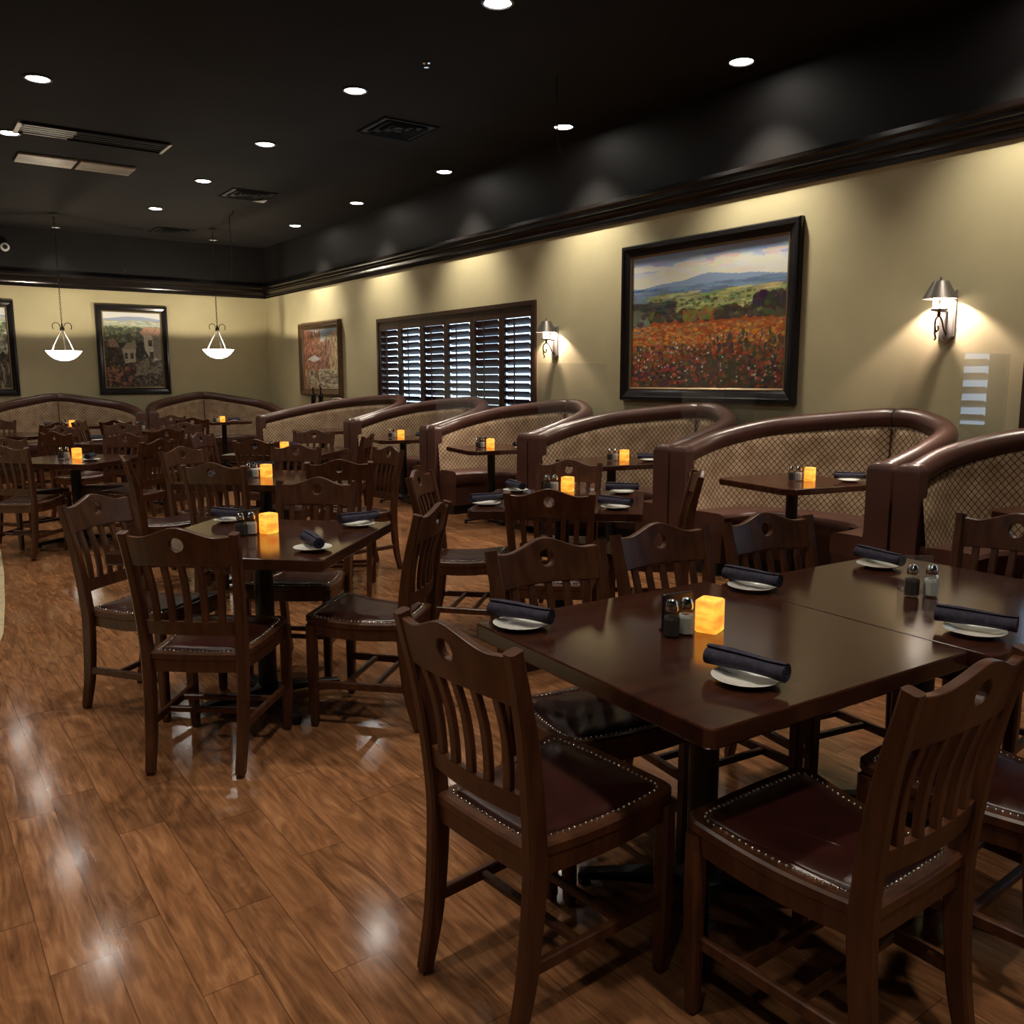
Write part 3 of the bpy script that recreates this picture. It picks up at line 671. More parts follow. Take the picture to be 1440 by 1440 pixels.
# ------------------------------------------------------------------ booths
PEDB = [.98, 2.83, 4.66, 6.48, 8.35, 10.35, 12.5]
def booth(to, w, seam, label, dfar=0, dnear=0, loc=(0, 0, 0)):
    """to(d, v) -> (x, y); d = depth from the front ends towards the wall, v = along the wall, 0..w"""
    t = thing('curved_booth', label, 'booth', loc, 0, 'curved booths along the walls')
    seamv = seam
    ctl = [(-.02+dfar, w-.09, .875), (.33+dfar*.7, w-.12, .975), (.66+dfar*.35, w-.36, 1.075), (.84+dfar*.1, w-.80, 1.135), (.90, seamv, 1.178), (.87, max(.3, seamv*.5), 1.15), (.71, .10, 1.08), (.36, .06, .975), (-.02+dnear, .09, .875)]
    if seam > .9: ctl = [(-.02, w-.09, .875), (.3, w-.12, .955), (.6, w-.3, 1.03), (.82, w-.7, 1.11), (.90, w/2, 1.178), (.82, .7, 1.11), (.6, .3, 1.03), (.3, .12, .955), (-.02, .09, .875)]
    P = catmull(ctl, 8); n = len(P)
    # inward normals
    nr = []
    for i in range(n):
        a, b = P[max(0, i-1)], P[min(n-1, i+1)]; tx, ty = b[0]-a[0], b[1]-a[1]; L = math.hypot(tx, ty); nr.append((-ty/L*-1, tx/L*-1))
    cx = (.3, w/2)
    nr = [(q[0], q[1]) if (cx[0]-p[0])*q[0]+(cx[1]-p[1])*q[1] > 0 else (-q[0], -q[1]) for p, q in zip(P, nr)]
    arc = [0]
    for i in range(1, n): arc.append(arc[-1]+math.hypot(P[i][0]-P[i-1][0], P[i][1]-P[i-1][1]))
    ox, oy = loc[0], loc[1]
    def pt(i, off, z):
        x, y = to(P[i][0]+nr[i][0]*off, P[i][1]+nr[i][1]*off); return (x-ox, y-oy, z)
    isd = 32
    # rolled top, two lengths meeting at the seam
    for a, b in ((0, isd), (isd, n-1)):
        tb = MB(); pts = []; rad = []
        for i in range(a, b+1):
            pp = pt(i, 0, P[i][2])
            if i == isd:
                qq = pt(i+(1 if a == isd else -1), 0, P[i+(1 if a == isd else -1)][2]); pp = tuple(pp[k]+(qq[k]-pp[k])*.07 for k in range(3))
            pts.append(pp); rad.append(.076*(.9 if i == isd else 1))
        p0, p1 = Vector(pts[0]), Vector(pts[1]); tb.tube(pts, rad, 16); tb.build('bolster', M['vinyl'], t, smooth=50)
    # patterned inner back
    fb = MB(); G = []; uv = []
    prof = lambda zt: [(.035, zt-.045), (.07, zt-.075), (.075, zt-.12), (.085, .75), (.105, .60), (.125, .44)]
    for i in range(n):
        dip = .022 if i == isd else (.008 if abs(i-isd) == 1 else 0)
        row = []
        for o, z in prof(P[i][2]): row.append(pt(i, o-dip, z)); uv.append((arc[i], z))
        G.append(row)
    fb.grid(G)
    G2 = [[pt(i, .02, z) for _, z in prof(P[i][2])] for i in range(n)]; fb.grid(G2, flip=True); uv += [(0, 0)]*(n*6)
    m = n*6
    for i in range(n-1):
        for j in (0, 5): a = i*6+j; fb.f.append((a, a+6, m+a+6, m+a)); fb.mi.append(0)
    fb.build('back_cushion', M['lattice'], t, smooth=60, vuv=uv)
    sm_ = MB(); sm_.tube([pt(isd, o-.012, z) for o, z in prof(P[isd][2])[1:]], .006, 6); sm_.build('seam_piping', M['vinyl_dark'], t, smooth=True)
    # vinyl shell behind it
    sh = MB(); sh.ring_loft([[pt(i, .018, .06), pt(i, .018, P[i][2]), pt(i, -.055, P[i][2]-.02), pt(i, -.055, .06)] for i in range(n)]); sh.build('back_shell', M['vinyl_dark'], t, smooth=50)
    # end panels
    for i, j in ((0, 1), (n-1, n-2)):
        x, y = P[i][0], P[i][1]; e = MB(); R = []
        zt = P[i][2]+.084; hwv = .080; oo = lambda k, z: [to(*q) for q in ((x-.045+k, y-hwv+k), (x+.05, y-hwv+k), (x+.05, y+hwv-k), (x-.045+k, y+hwv-k))]
        for k, z in ((0, .08), (0, zt-.06), (.01, zt-.025), (.03, zt-.006), (.055, zt)):
            R.append([(a-ox, b-oy, z) for a, b in oo(k, z)])
        e.ring_loft(R); e.build('end_panel', M['vinyl'], t, smooth=50)
    # seat: between the back and an explicit inner edge
    inner = catmull([(.0+dfar, w-.50, 0), (.22+dfar*.6, w-.51, 0), (.40, w-.62, 0), (.47, w-.9, 0), (.48, w/2, 0), (.45, .62, 0), (.34, .47, 0), (.18, .44, 0), (.0, .44, 0)], 8)
    def inn(i, z, k=0):
        x, y = to(inner[i][0]+k*0, inner[i][1]); return Vector((x-ox, y-oy, z))
    cu = MB(); bs = MB(); kk = MB()
    Rc, Rb, Rk = [], [], []
    for i in range(n):
        o = Vector(pt(i, .06, .3)); q = inn(i, .3); d = (o-q); d.z = 0; d.normalize()
        def at(p, z, s=0): return (p.x+d.x*s, p.y+d.y*s, z)
        Rc.append([at(o, .33), at(q, .33, .006), at(q, .35, -.004), at(q, .44, -.004), at(q, .462, .012), at(q, .472, .05), at(q, .474, .2), at(o, .468, 0)])
        Rb.append([at(o, .10), at(q, .10, .02), at(q, .33, .01), at(o, .33)])
        Rk.append([at(o, .0), at(q, .0, .05), at(q, .10, .05), at(o, .10)])
    cu.ring_loft(Rc); cu.build('seat_cushion', M['vinyl'], t, smooth=35)
    bs.ring_loft(Rb); bs.build('seat_base', M['vinyl_dark'], t, smooth=50)
    kk.ring_loft(Rk); kk.build('kick_board', M['kick'], t, smooth=50)
    return t
blabs = ['nearest curved brown booth cut by the edge of the picture', 'second curved booth, under the poppy painting and near sconce', 'third curved booth, left of the poppy painting',
         'fourth curved booth, below the far sconce', 'fifth curved booth, below the shuttered window', 'farthest side booth beside the bottles, under the street painting']
for k in range(6):
    n_, f_ = PEDB[k], PEDB[k+1]
    booth(lambda d, v, n_=n_: (4.92+d, n_+v), f_-n_, .56, blabs[k], dfar=(-.48 if k == 5 else 0), loc=(5.3, (n_+f_)/2, 0))
booth(lambda d, v: (1.12+v, 15.06+d), 2.34, 1.17, 'left back-wall booth below the left pendant', loc=(2.29, 15.4, 0))
booth(lambda d, v: (3.47+v, 15.06+d), 2.34, 1.17, 'right back-wall booth below the right pendant', loc=(4.64, 15.4, 0))

def make_booth_table():
    t = thing('booth_table', 'x', 'table'); b = MB(); Z = .767
    def oc(o):
        a, c = .375-o, .06-o*.4; return [(a-c, -a), (a, -a+c), (a, a-c), (a-c, a), (-a+c, a), (-a, a-c), (-a, -a+c), (-a+c, -a)]
    b.ring_loft([[(x, y, z) for x, y in oc(o)] for o, z in ((.006, Z-.042), (0, Z-.036), (0, Z-.005), (.005, Z))]); b.build('tabletop', M['table'], t)
    c = MB(); c.lathe([(.04, .05), (.04, .725)], n=20); c.lathe([(.065, .03), (.06, .065), (.042, .08)], n=20); c.build('pedestal', M['iron'], t, smooth=40)
    for k in range(4):
        a = k*PI/2; ca, sa = math.cos(a), math.sin(a)
        f = MB(); f.bar([(.03*ca, .03*sa, .05), (.17*ca, .17*sa, .042), (.30*ca, .30*sa, .026)], (-sa, ca, 0), [.055, .045, .038], [.036, .028, .02])
        f.lathe([(.017, 0), (.018, .02)], (.285*ca, .285*sa, 0), n=10); f.build('base_foot', M['iron'], t)
    c = MB(); c.box((0, 0, .716), (.42, .06, .018)); c.box((0, 0, .716), (.06, .42, .018)); c.build('top_bracket', M['iron'], t)
    return t
BT = make_booth_table()
btl = ['nearest booth table at the picture edge', 'booth table with a lit candle in the second booth', 'booth table in the third booth, behind the warm brown chair', 'booth table in the fourth booth with a black card holder', 'booth table in the fifth booth under the window', 'booth table in the farthest side booth']
for k in range(6):
    n_ = PEDB[k]+(.1 if k == 5 else 0); dup(BT, (4.99-(.1 if k == 5 else 0), n_+.80, 0), D(-12), btl[k], 'booth tables')
dup(BT, (2.29, 14.75, 0), 0, 'booth table under the left pendant', 'booth tables'); dup(BT, (4.62, 14.75, 0), 0, 'booth table under the right pendant', 'booth tables')

# clear partitions standing on the booth backs
for y, lab in ((2.66, 'clear partition pane between the first and second booths, left of the near shutter'), (4.66, 'clear partition pane in front of the poppy painting'), (6.48, 'clear partition pane between the third and fourth booths'), (8.35, 'clear partition pane in front of the shuttered window')):
    x0, x1 = (4.98+.28*(y < 3), 5.84); mb = MB(); mb.box(((x0+x1)/2, y, 1.30), (x1-x0, .006, .62), bev=.002)
    o = mb.build('clear_partition', M['plexi']); tag(o, lab, 'partition', 'clear partitions on the booth backs')

# ------------------------------------------------------------------ tabletop items
def make_plate():
    b = MB(); b.lathe([(.02, .001), (.045, 0), (.048, .004), (.068, .010), (.078, .014), (.079, .0155), (.077, .016), (.066, .0125), (.046, .0065), (.02, .006)], n=40)
    return b.build('bread_plate', M['ceramic'], smooth=60)
def make_napkin():
    b = MB(); L = .20; rings = []
    T = 3.3; n = 60; th = .0038
    def sec(k, wob):
        out = []; inn_ = []
        for i in range(n+1):
            a = 2*PI*T*i/n; r = .006+.0225*i/n
            out.append((r*math.cos(a), r*math.sin(a))); inn_.append(((r-th)*math.cos(a), (r-th)*math.sin(a)))
        return [((x*(1+wob)), y*(.86-wob*.3)) for x, y in out+inn_[::-1]]
    K = 14
    for i in range(K+1):
        f = i/K; w = .05*math.sin(f*9)+.08*math.sin(f*3+1); tw = .12*math.sin(f*4)
        x = -L/2+L*f
        rings.append([(x, p*math.cos(tw)-q*math.sin(tw)+.008*math.sin(f*3.6), (p*math.sin(tw)+q*math.cos(tw))*(1+.1*math.sin(f*5+1))+.0262) for p, q in sec(i, w)])
    b.ring_loft(rings, cap=False)
    # solid ends: strips between outer and inner outline of the ribbon
    m = 2*(n+1)
    for base in (0, K*m):
        for i in range(n): b.f.append((base+i, base+i+1, base+m-2-i, base+m-1-i)); b.mi.append(0)
    c = MB(); b.lathe([(.001, 0)]*2, n=3) if False else None
    return b.build('rolled_napkin', M['napkin'], smooth=60)
PL, NP = make_plate(), make_napkin()
tag(PL, 'x', 'plate'); tag(NP, 'x', 'napkin')
def setting(x, y, ang, where, z=.767, tilt=.05, dx=0, dy=0):
    dup(PL, (x+dx, y+dy, z), 0, 'white side plate under the napkin '+where, 'white side plates')
    o = dup(NP, (x, y, z+.0175), D(ang), 'rolled slate-blue napkin '+where, 'rolled napkins'); o.rotation_euler = (0, 0, D(ang))
S = [(1.40, 1.90, -68, 'at the far left corner of the front table'), (1.555, 1.235, -80, 'nearest the camera, beside the front table corner'), (2.28, 1.80, -80, 'at the seam of the two joined tables'),
     (2.93, 1.74, -100, 'at the far corner of the joined table'), (2.36, 1.11, -74, 'at the picture edge on the joined table'),
     (1.33, 4.22, -56, 'at the far corner of the aisle table'), (1.37, 3.30, -97, 'at the near corner of the aisle table'), (1.78, 3.72, 6, 'at the right corner of the aisle table'),
     (3.13, 4.30, -100, 'at the far corner of the table before the booths'), (2.66, 3.93, -4, 'at the left corner of the table before the booths'), (3.60, 3.84, -46, 'at the right corner of the table before the booths'), (3.14, 3.40, -74, 'at the near corner of the table before the booths'),
     (2.3, 6.50, 1, 'at the far corner of the middle table'), (1.80, 6.05, 58, 'left of the middle table shakers'), (3.3, 8.45, -38, 'at the back of the table before the fifth booth'), (2.8, 8.15, -38, 'at the left of the table before the fifth booth'),
     (1.95, 10.85, 13, 'left on the far table below the village painting'), (2.6, 10.6, -60, 'right on the far table below the village painting'), (1.40, 8.2, 68, 'seen end-on on the left square table')]
for a in S: setting(*a)
for k, (x, y, a, w_) in enumerate([(5.24, 3.36, -49, 'on the second booth table'), (5.22, 5.24, -40, 'on the third booth table'), (5.18, 7.0, 0, 'on the fourth booth table'), (5.15, 8.93, -60, 'on the fifth booth table'), (4.75, 14.6, 10, 'on the right back booth table'), (2.0, 14.6, 5, 'on the left back booth table')]): setting(x, y, a, w_)

def make_shaker(kind):
    t = thing(kind+'_shaker', 'x', 'shaker')
    b = MB(); b.lathe([(.019, .001), (.0215, .004), (.0225, .045), (.0205, .056), (.014, .066), (.014, .072)], n=8, cap=True, phase=.2); b.build('glass_body', M['glass'], t)
    c = MB(); c.lathe([(.0195, .006), (.0203, .045), (.0185, .052)], n=8, phase=.2); q = c.build(kind+'_fill', M[kind], t)
    l = MB(); l.lathe([(.0155, .067), (.0165, .070), (.0165, .079), (.0145, .0835), (.015, .085), (.012, .092), (.005, .0955), (.0005, .096)], n=18); l.build('domed_lid', M['chrome'], t, smooth=40)
    return t
SA, PE = make_shaker('salt'), make_shaker('pepper')
SA.scale = PE.scale = (1.12, 1.12, 1.1)
def make_candle():
    b = MB(); s = .0325; R = []
    def sq(h, z, r=.008): 
        P = []
        for cx, cy, a0 in ((h-r, h-r, 0), (-h+r, h-r, .5*PI), (-h+r, -h+r, PI), (h-r, -h+r, 1.5*PI)):
            for k in range(4): a = a0+k/3*PI/2; P.append((cx+r*math.cos(a), cy+r*math.sin(a), z))
        return P
    b.ring_loft([sq(s-.003, 0), sq(s, .003), sq(s, .087), sq(s-.003, .091), sq(s-.008, .091), sq(s-.012, .082), sq(.012, .080)])
    o = b.build('candle_block', M['candle'], smooth=40); return tag(o, 'x', 'candle')
CA = make_candle()
def make_card():
    t = thing('card_holder', 'x', 'card holder'); b = MB(); b.box((0, 0, .053), (.10, .012, .106), bev=.002); b.build('upright_card', M['blackplastic'], t)
    b = MB(); b.box((0, 0, .004), (.09, .045, .008), bev=.002); b.build('foot', M['blackplastic'], t); return t
CD = make_card()
def cluster(x, y, rz, where, card=True, z=.767, sh=2, canrot=20):
    """candle with shakers beside it; rz = direction (deg) from candle to the shakers"""
    a = D(rz); ux, uy = math.cos(a), math.sin(a)
    dup(CA, (x, y, z), D(canrot), 'square glowing amber candle '+where, 'glowing candles')
    dup(SA, (x+ux*.08, y+uy*.08, z), .3, 'glass salt shaker with chrome lid '+where, 'salt shakers')
    dup(PE, (x+ux*.129, y+uy*.129, z), .1, 'glass pepper shaker with chrome lid '+where, 'pepper shakers')
    if card: dup(CD, (x+ux*.075+uy*.048, y+uy*.075-ux*.048, z), a, 'small black upright card holder '+where, 'card holders')
cluster(1.80, 1.56, 170, 'on the front table')
cluster(1.37, 3.80, 180, 'on the aisle table')
cluster(2.18, 6.05, 176, 'on the middle table', card=False)
cluster(1.35, 8.55, 175, 'on the left square table', card=False)
cluster(3.40, 4.12, 150, 'on the table before the booths', card=False)
cluster(3.13, 8.15, 170, 'on the table before the fifth booth', card=False)
cluster(5.08, 3.56, 150, 'in the second booth', card=False)
cluster(5.10, 5.42, 150, 'in the third booth', card=False)
cluster(4.98, 7.28, 150, 'in the fourth booth')
cluster(4.99, 9.2, 150, 'in the fifth booth', card=False)
cluster(2.27, 14.6, 175, 'in the left back booth', card=False)
cluster(4.55, 14.6, 175, 'in the right back booth', card=False)
# clear holder with its own shakers on the joined table
t = thing('acrylic_holder', 'clear acrylic holder behind the shakers on the joined table', 'holder', (2.73, 1.49, .767), D(-40))
b = MB(); b.box((0, 0, .055), (.11, .004, .11)); b.build('back_plate', M['acrylic'], t)
b = MB(); b.box((0, -.03, .002), (.11, .06, .004)); b.build('foot_plate', M['acrylic'], t)
dup(SA, (2.665, 1.40, .767), .3, 'salt shaker before the clear holder on the joined table', 'salt shakers'); dup(PE, (2.615, 1.435, .767), .1, 'pepper shaker before the clear holder on the joined table', 'pepper shakers')
dup(PE, (2.86, 13.0, .767), 0, 'pepper shaker on the far table before the back booths', 'pepper shakers'); dup(SA, (2.93, 12.98, .767), 0, 'salt shaker on the far table before the back booths', 'salt shakers')
dup(CD, (2.90, 13.1, .767), 0, 'black card holder on the far table before the back booths', 'card holders')

# bottles on a low cabinet in the far corner
t = thing('corner_cabinet', 'dark low cabinet behind the farthest side booth', 'cabinet', (5.62, 13.15, 0)); b = MB(); b.box((0, 0, .5), (.5, .5, 1.0), bev=.01); b.build('body', M['shutter'], t)
b = MB(); b.box((0, 0, 1.01), (.54, .54, .03), bev=.008); b.build('top', M['shutter'], t)
def make_bottle():
    t = thing('wine_bottle', 'x', 'bottle'); b = MB(); b.lathe([(.034, 0), (.037, .006), (.037, .175), (.03, .205), (.015, .23), (.0145, .262)], n=24); b.build('glass_body', M['bottle'], t, smooth=50)
    b = MB(); b.lathe([(.0155, .25), (.0155, .3), (.0165, .3), (.0165, .31), (.013, .312)], n=18); b.build('foil_cap', M['foil'], t, smooth=50); return t
BO = make_bottle()
dup(BO, (5.55, 13.12, 1.025), 0, 'dark wine bottle below the street painting, the left one', 'wine bottles'); dup(BO, (5.67, 13.10, 1.025), 0, 'dark wine bottle below the street painting, the right one', 'wine bottles')
b = MB(); b.tube(catmull([(5.6, 12.85, 1.03), (5.7, 12.6, 1.17), (5.72, 12.2, 1.13), (5.74, 11.9, 1.15), (5.76, 11.5, 1.2), (5.8, 11.2, 1.2)], 8), .008, 8)
tag(b.build('pale_cord', M['cord'], smooth=True), 'thin pale cord running along the top of the farthest side booth', 'cord')

# ------------------------------------------------------------------ ceiling fittings
LIGHTS = []
def downlight(x, y, lab, power=1.0, r=.085, mat='light'):
    t = thing('downlight', lab, 'ceiling light', (x, y, ZC), 0, 'round recessed ceiling lights')
    b = MB(); b.lathe([(r+.002, -.004), (r+.006, -.012), (r+.022, -.008), (r+.024, 0), (r+.002, 0)], n=32, cap=False); b.build('trim_ring', M['trimring'], t, smooth=True)
    b = MB(); b.lathe([(r, -.003), (r*.9, -.008), (.001, -.010)], n=32); b.build('lens', M[mat], t, smooth=True)
    LIGHTS.append((x, y, power*(1.8 if x > 5 else 1)))
DL = [(3.43, 4.9, 'ceiling light at the top edge of the picture, the largest'), (1.22, 8.21, 'ceiling light high at the left above the slatted vent'), (3.43, 7.0, 'ceiling light just left of the black square diffuser'),
      (5.55, 4.67, 'ceiling light nearest the wall, above the poppy painting'), (1.21, 10.11, 'ceiling light cut by the left edge'), (3.41, 9.06, 'ceiling light in the middle row, above the aisle'),
      (5.53, 6.8, 'ceiling light beside the hanging black cord'), (3.38, 11.12, 'ceiling light in the middle row, third from the top'), (5.54, 9.02, 'ceiling light in the wall row, third from the top'),
      (3.34, 13.25, 'ceiling light in the middle row, farthest bright one'), (5.5, 11.26, 'ceiling light in the wall row, fourth from the top'), (5.48, 13.43, 'ceiling light in the wall row nearest the corner')]
for x, y, l in DL: downlight(x, y, l)
downlight(2.43, 15.75, 'faint ceiling light before the back wall, at the left', .2, .06, 'lightdim'); downlight(4.86, 15.6, 'faint ceiling light before the back wall, near the corner', .2, .06, 'lightdim')
for x, y in ((1.22, 6.1), (1.22, 4.0), (1.22, 1.9), (1.22, -.2), (3.43, 2.8), (3.43, -1.4), (5.55, 2.5), (1.2, 12.2), (1.2, 14.2), (-1.0, 1.9), (-1.0, 4), (-1.0, 6.1), (-1.0, 8.2), (-1.0, 10.2), (-1.0, 12.3), (-1, -.3), (-3.2, 3), (-3.2, 6.5), (-3.2, 10)):
    downlight(x, y, 'round recessed ceiling light beyond the edge of the view')

def diffuser(x, y, lab):
    t = thing('ceiling_diffuser', lab, 'vent', (x, y, ZC), 0, 'square ceiling diffusers')
    for k, (s, z) in enumerate(((.30, -.012), (.23, -.02), (.16, -.028), (.09, -.034))):
        b = MB(); P = lambda h, zz: [(-h, -h, zz), (h, -h, zz), (h, h, zz), (-h, h, zz)]
        b.ring_loft([P(s, z), P(s-.012, z-.003), P(s-.05, z+.012), P(s-.045, z+.016)], cap=False); b.build('louver_ring', M['grilledark'], t)
    b = MB(); b.box((0, 0, -.003), (.6, .6, .006)); b.build('backing', M['rubber'], t); return t
diffuser(4.27, 7.8, 'black square diffuser in the middle of the ceiling'); t = diffuser(4.1, 11.6, 'black square diffuser above the right pendant, with an added white glint'); diffuser(4.03, 15.05, 'black square diffuser close to the back wall')
b = MB(); b.ring_loft([[(.12, .18, z), (.26, .0, z), (.28, .2, z)] for z in (-.045, -.037)]); b.build('white_glint', emit('glint_white', (1, .98, .95, 1), 0.0), t)  # added white triangle standing in for a bright reflection
t = thing('slot_vent', 'long slatted ceiling vent at the left, one end coloured as lit', 'vent', (1.93, 9.82, ZC)); b = MB()
for yy_ in (-.2, .2): b.box((0, yy_, -.01), (1.36, .03, .02))
b.box((-.68, 0, -.01), (.04, .43, .02), 1); b.box((.68, 0, -.01), (.03, .43, .02), 1)  # end bars take the pale colour to paint in the light on them
b.build('frame', [M['grilledark'], M['grille']], t); b = MB()
for k in range(4): b.box((.24, -.12+.08*k, -.008), (.84, .022, .006))  # same slats, coloured dark for the shaded stretch
b.build('shaded_slats', M['grilledark'], t); b = MB()
for k in range(5): b.box((-.42, -.16+.08*k, -.016), (.48-.03*abs(k-1), .018, .006))  # left slats coloured pale in place of light falling on them
b.build('lit_slats', M['grille'], t); b = MB(); b.box((0, 0, -.002), (1.32, .4, .004)); b.build('backing', M['rubber'], t)
for i, x in enumerate((1.66, 2.27)):
    mb = MB(); mb.box((x, 11.08, ZC-.012), (.58, .42, .024), bev=.006); tag(mb.build('ceiling_panel', M['taupe']), ['metal ceiling access panel, the brighter left one of the pair', 'metal ceiling access panel, the dimmer right one of the pair'][i], 'panel', 'metal ceiling panels')
b = MB(); b.lathe([(.03, 0), (.03, -.006), (.012, -.01), (.008, -.03), (.02, -.034), (.02, -.037), (.001, -.038)], (3.6, 6.1, ZC), n=16); tag(b.build('fire_sprinkler', M['chrome'], smooth=40), 'tiny chrome sprinkler head on the black ceiling', 'sprinkler')
b = MB(); b.lathe([(.02, 0), (.02, -.004), (.008, -.012), (.018, -.03)], (3.45, 15.9, ZT+.32), n=12); tag(b.build('wall_sensor', M['pewter'], smooth=40), 'tiny dark sensor above the moulding over the village painting', 'sensor')
b = MB(); b.tube(catmull([(4.6, 5.75, ZC), (4.6, 5.75, 3.7), (4.62, 5.76, 3.45), (4.6, 5.72, 3.32), (4.63, 5.7, 3.26)], 6), .006, 8); tag(b.build('hanging_cord', M['rubber'], smooth=True), 'loose black cord hanging from the ceiling beside a light', 'cord', 'hanging cords')
b = MB(); b.tube(catmull([(4.30, 12.8, ZC), (4.27, 12.78, ZC-.05), (4.22, 12.75, ZC-.1), (4.22, 12.74, ZC-.35), (4.22, 12.74, ZC-.7), (4.2, 12.73, ZC-.85), (4.19, 12.72, ZC-.95)], 6), .007, 8); tag(b.build('hanging_cord', M['rubber'], smooth=True), 'black hooked cord hanging from the ceiling above the right pendant', 'cord', 'hanging cords')
t = thing('security_camera', 'round white-rimmed camera on the dark upper back wall, at the left edge', 'camera', (1.73, YB, 3.535)); b = MB()
b.tube([(0, 0, 0), (0, -.05, 0)], .03, 16); b.build('mount', M['white'], t); b = MB(); b.tube([(0, -.05, 0), (0, -.09, 0), (0, -.10, 0)], [.065, .065, .05], 24); h_ = b.build('housing', M['white'], t, smooth=40)
b = MB(); b.tube([(0, -.10, 0), (0, -.106, 0)], .035, 20); b.build('lens', M['rubber'], h_)

# pendants
def pendant(x, y, zr, lab):
    t = thing('pendant_light', lab, 'pendant lamp', (x, y, zr), 0, 'bowl pendant lamps'); R = .245
    b = MB(); b.lathe([(.001, -.145), (.06, -.14), (.13, -.115), (.185, -.075), (.225, -.03), (R, 0), (R+.006, .004), (R-.006, .004), (.215, -.03), (.175, -.07), (.12, -.107), (.055, -.13), (.001, -.135)], n=48)
    b.build('glass_bowl', M['bowl'], t, smooth=60)
    for k in range(3):
        a = k*2*PI/3+.5; b = MB(); b.tube(catmull([(.19*math.cos(a), .19*math.sin(a), -.03), (.12*math.cos(a), .12*math.sin(a), .12), (.05*math.cos(a), .05*math.sin(a), .25), (.02*math.cos(a), .02*math.sin(a), .33)], 5), .0075, 8); b.build('rod', M['nickel'], t, smooth=True)
    b = MB(); b.lathe([(.001, .29), (.03, .30), (.034, .34), (.02, .36), (.008, .4), (.001, .42)], n=16); b.build('hub', M['bronze'], t, smooth=40)
    for s in (-1, 1):
        b = MB(); b.tube([(s*(.03+.05-.05*math.cos(q)), 0, .34+.055*math.sin(q)+.02) for q in [i/14*PI*1.25 for i in range(15)]], .006, 8); b.build('scroll', M['bronze'], t, smooth=True)
    b = MB(); z = .41; top = ZC-zr; i = 0
    while z < top-.02:
        pts = [(0.011*math.cos(q)*(1 if i % 2 else 0), 0.011*math.cos(q)*(0 if i % 2 else 1), z+.0235+.0235*math.sin(q)) for q in [k*PI/4 for k in range(9)]]
        b.tube(pts, .0035, 5, cap=False); z += .038; i += 1
    b.build('chain', M['bronze'], t, smooth=True)
    b = MB(); b.lathe([(.06, top), (.06, top-.015), (.02, top-.035)], n=20); b.build('canopy', M['rubber'], t, smooth=40)
    l = bpy.data.lights.new('pendant_bulb', 'POINT'); l.energy = 75*LP; l.color = (1, .87, .64); l.shadow_soft_size = .015
    o = bpy.data.objects.new('bulb_light', l); COL.link(o); o.location = (x, y, zr-.05)
LP = 1.0
pendant(2.22, 14.5, 1.89, 'glowing white bowl pendant over the left back booth'); pendant(4.51, 14.5, 1.95, 'glowing white bowl pendant over the right back booth')

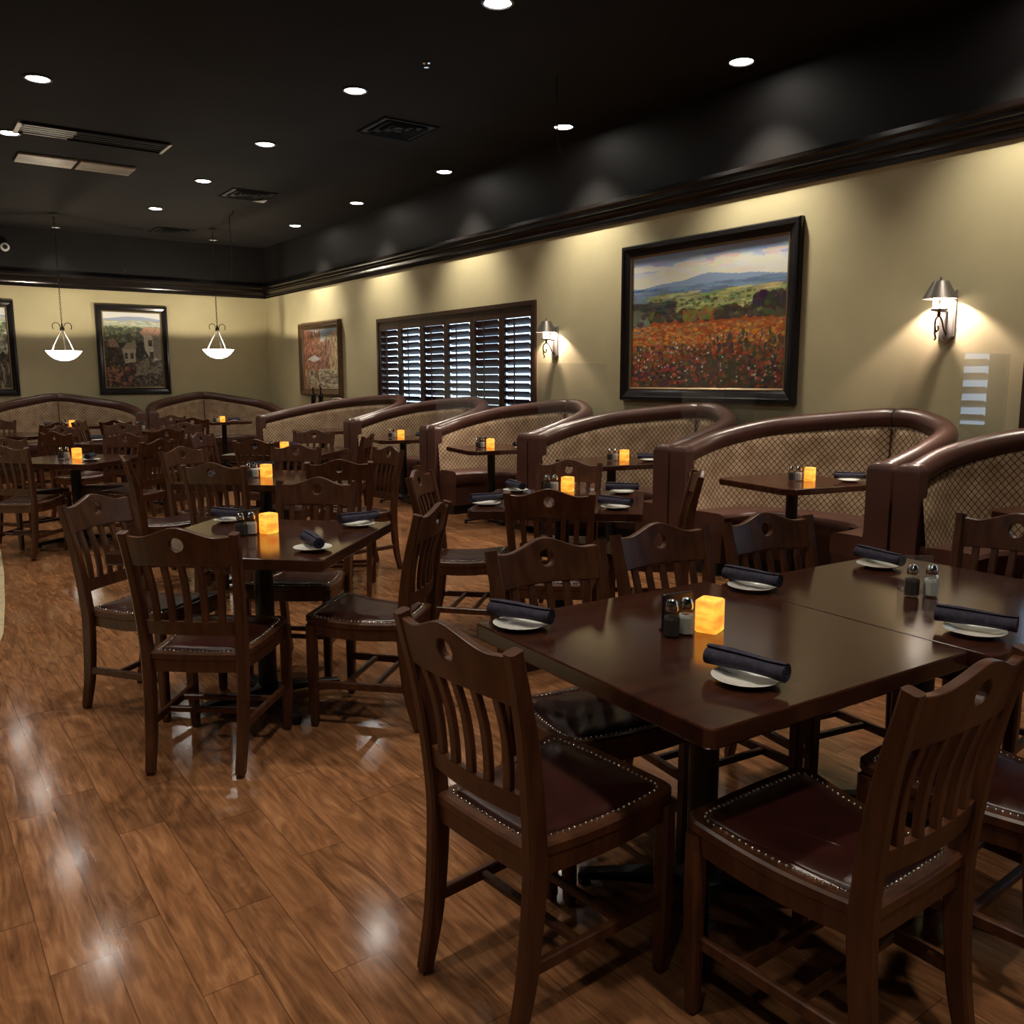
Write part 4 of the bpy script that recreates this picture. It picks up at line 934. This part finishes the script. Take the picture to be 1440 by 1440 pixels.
# sconces
def sconce(y, lab, z=1.93):
    t = thing('wall_sconce', lab, 'wall lamp', (XW, y, z), 0, 'shaded wall sconces'); P = M['pewter']
    b = MB()
    def bp(k, x): return [(x, -.055+k, -.16), (x, 0, -.205+k), (x, .055-k, -.16), (x, .055-k, .15-k), (x, -.055+k, .15-k)]
    b.ring_loft([bp(0, 0), bp(0, -.012), bp(.014, -.02), bp(.02, -.02)]); b.build('back_plate', M['nickel'], t)
    b = MB(); b.tube(catmull([(-.015, 0, -.15), (-.05, 0, -.11), (-.085, 0, -.05), (-.12, 0, -.03), (-.16, 0, -.05), (-.165, 0, -.10), (-.14, 0, -.13), (-.12, 0, -.11), (-.13, 0, -.09)], 6), .006, 8)
    b.tube(catmull([(-.165, 0, -.10), (-.16, 0, -.15), (-.145, 0, -.17), (-.16, 0, -.185)], 5), .006, 8); b.build('scroll_arm', M['bronze'], t, smooth=True)
    b = MB(); b.lathe([(.01, -.035), (.012, 0), (.05, .008), (.055, .018), (.045, .014), (.001, .012)], (-.125, 0, 0), n=20); b.box((-.065, 0, .005), (.12, .014, .01)); b.build('candle_tray', M['bronze'], t, smooth=40)
    for s in (-1, 1):
        b = MB(); b.lathe([(.016, .014), (.016, .10), (.012, .104), (.014, .13), (.002, .155)], (-.125, s*.028, 0), n=14); b.build('candle_tube', M['bulb'], t, smooth=40)
    b = MB(); b.lathe([(.112, .085), (.050, .20), (.012, .203), (.012, .199), (.047, .196), (.108, .085)], (-.125, 0, 0), n=28, cap=False); b.build('shade', P, t, smooth=40)
    b = MB(); b.lathe([(.001, .19), (.012, .2), (.014, .21), (.006, .218), (.01, .228), (.001, .236)], (-.125, 0, 0), n=14); b.box((-.125, 0, .198), (.09, .006, .004)); b.build('finial', M['chrome'], t, smooth=40)
    l = bpy.data.lights.new('sconce_bulb', 'POINT'); l.energy = 60*LS; l.color = (1, .78, .66); l.shadow_soft_size = .018
    o = bpy.data.objects.new('sconce_bulb', l); COL.link(o); o.location = (XW-.125, y, z+.168)
LS = 1.0
sconce(3.12, 'pewter-shaded wall sconce right of the poppy painting', 1.90); sconce(7.40, 'pewter-shaded wall sconce between the shuttered window and the poppy painting', 1.87)

# ------------------------------------------------------------------ lights
SPOT = 112
for x, y, p in LIGHTS:
    l = bpy.data.lights.new('downlight_beam', 'SPOT'); l.energy = SPOT*p; l.color = (1, .90, .73); l.spot_size = math.radians(94); l.spot_blend = .8; l.shadow_soft_size = .07
    o = bpy.data.objects.new('downlight_beam', l); COL.link(o); o.location = (x, y, ZC-.03)
w = bpy.data.worlds.new('daylight'); sc.world = w; w.use_nodes = True
bg = w.node_tree.nodes['Background']; bg.inputs[0].default_value = (.60, .79, 1.0, 1); bg.inputs[1].default_value = 4.0

# ------------------------------------------------------------------ camera
cd = bpy.data.cameras.new('camera'); cam = bpy.data.objects.new('camera', cd); COL.link(cam); sc.camera = cam
F = Vector((0.57879717, 0.80242138, -0.14530577)); R_ = Vector((0.8108113, -0.58530229, -0.00250362)); U_ = Vector((0.08705676, 0.11636647, 0.98938363))
mt = Matrix(((R_.x, U_.x, -F.x, 0), (R_.y, U_.y, -F.y, 0), (R_.z, U_.z, -F.z, 1.46), (0, 0, 0, 1))); cam.matrix_world = mt
cd.sensor_width = 36; cd.lens = 36*1211.6/1440; cd.shift_y = -(720-711.1)/1440; cd.clip_start = .05
for k_ in ('used',):
    for o in bpy.data.objects:
        if k_ in o: del o[k_]
sc.view_settings.view_transform = 'Standard'; sc.view_settings.look = 'None'; sc.view_settings.gamma = 1; sc.view_settings.use_curve_mapping = False
sc.view_settings.exposure = 0.15
sc.cycles.max_bounces = 6; sc.cycles.diffuse_bounces = 3; sc.cycles.glossy_bounces = 3; sc.cycles.transmission_bounces = 4; sc.cycles.transparent_max_bounces = 10
sc.cycles.caustics_reflective = False; sc.cycles.caustics_refractive = False; sc.cycles.sample_clamp_indirect = 3
sc.cycles.use_denoising = True
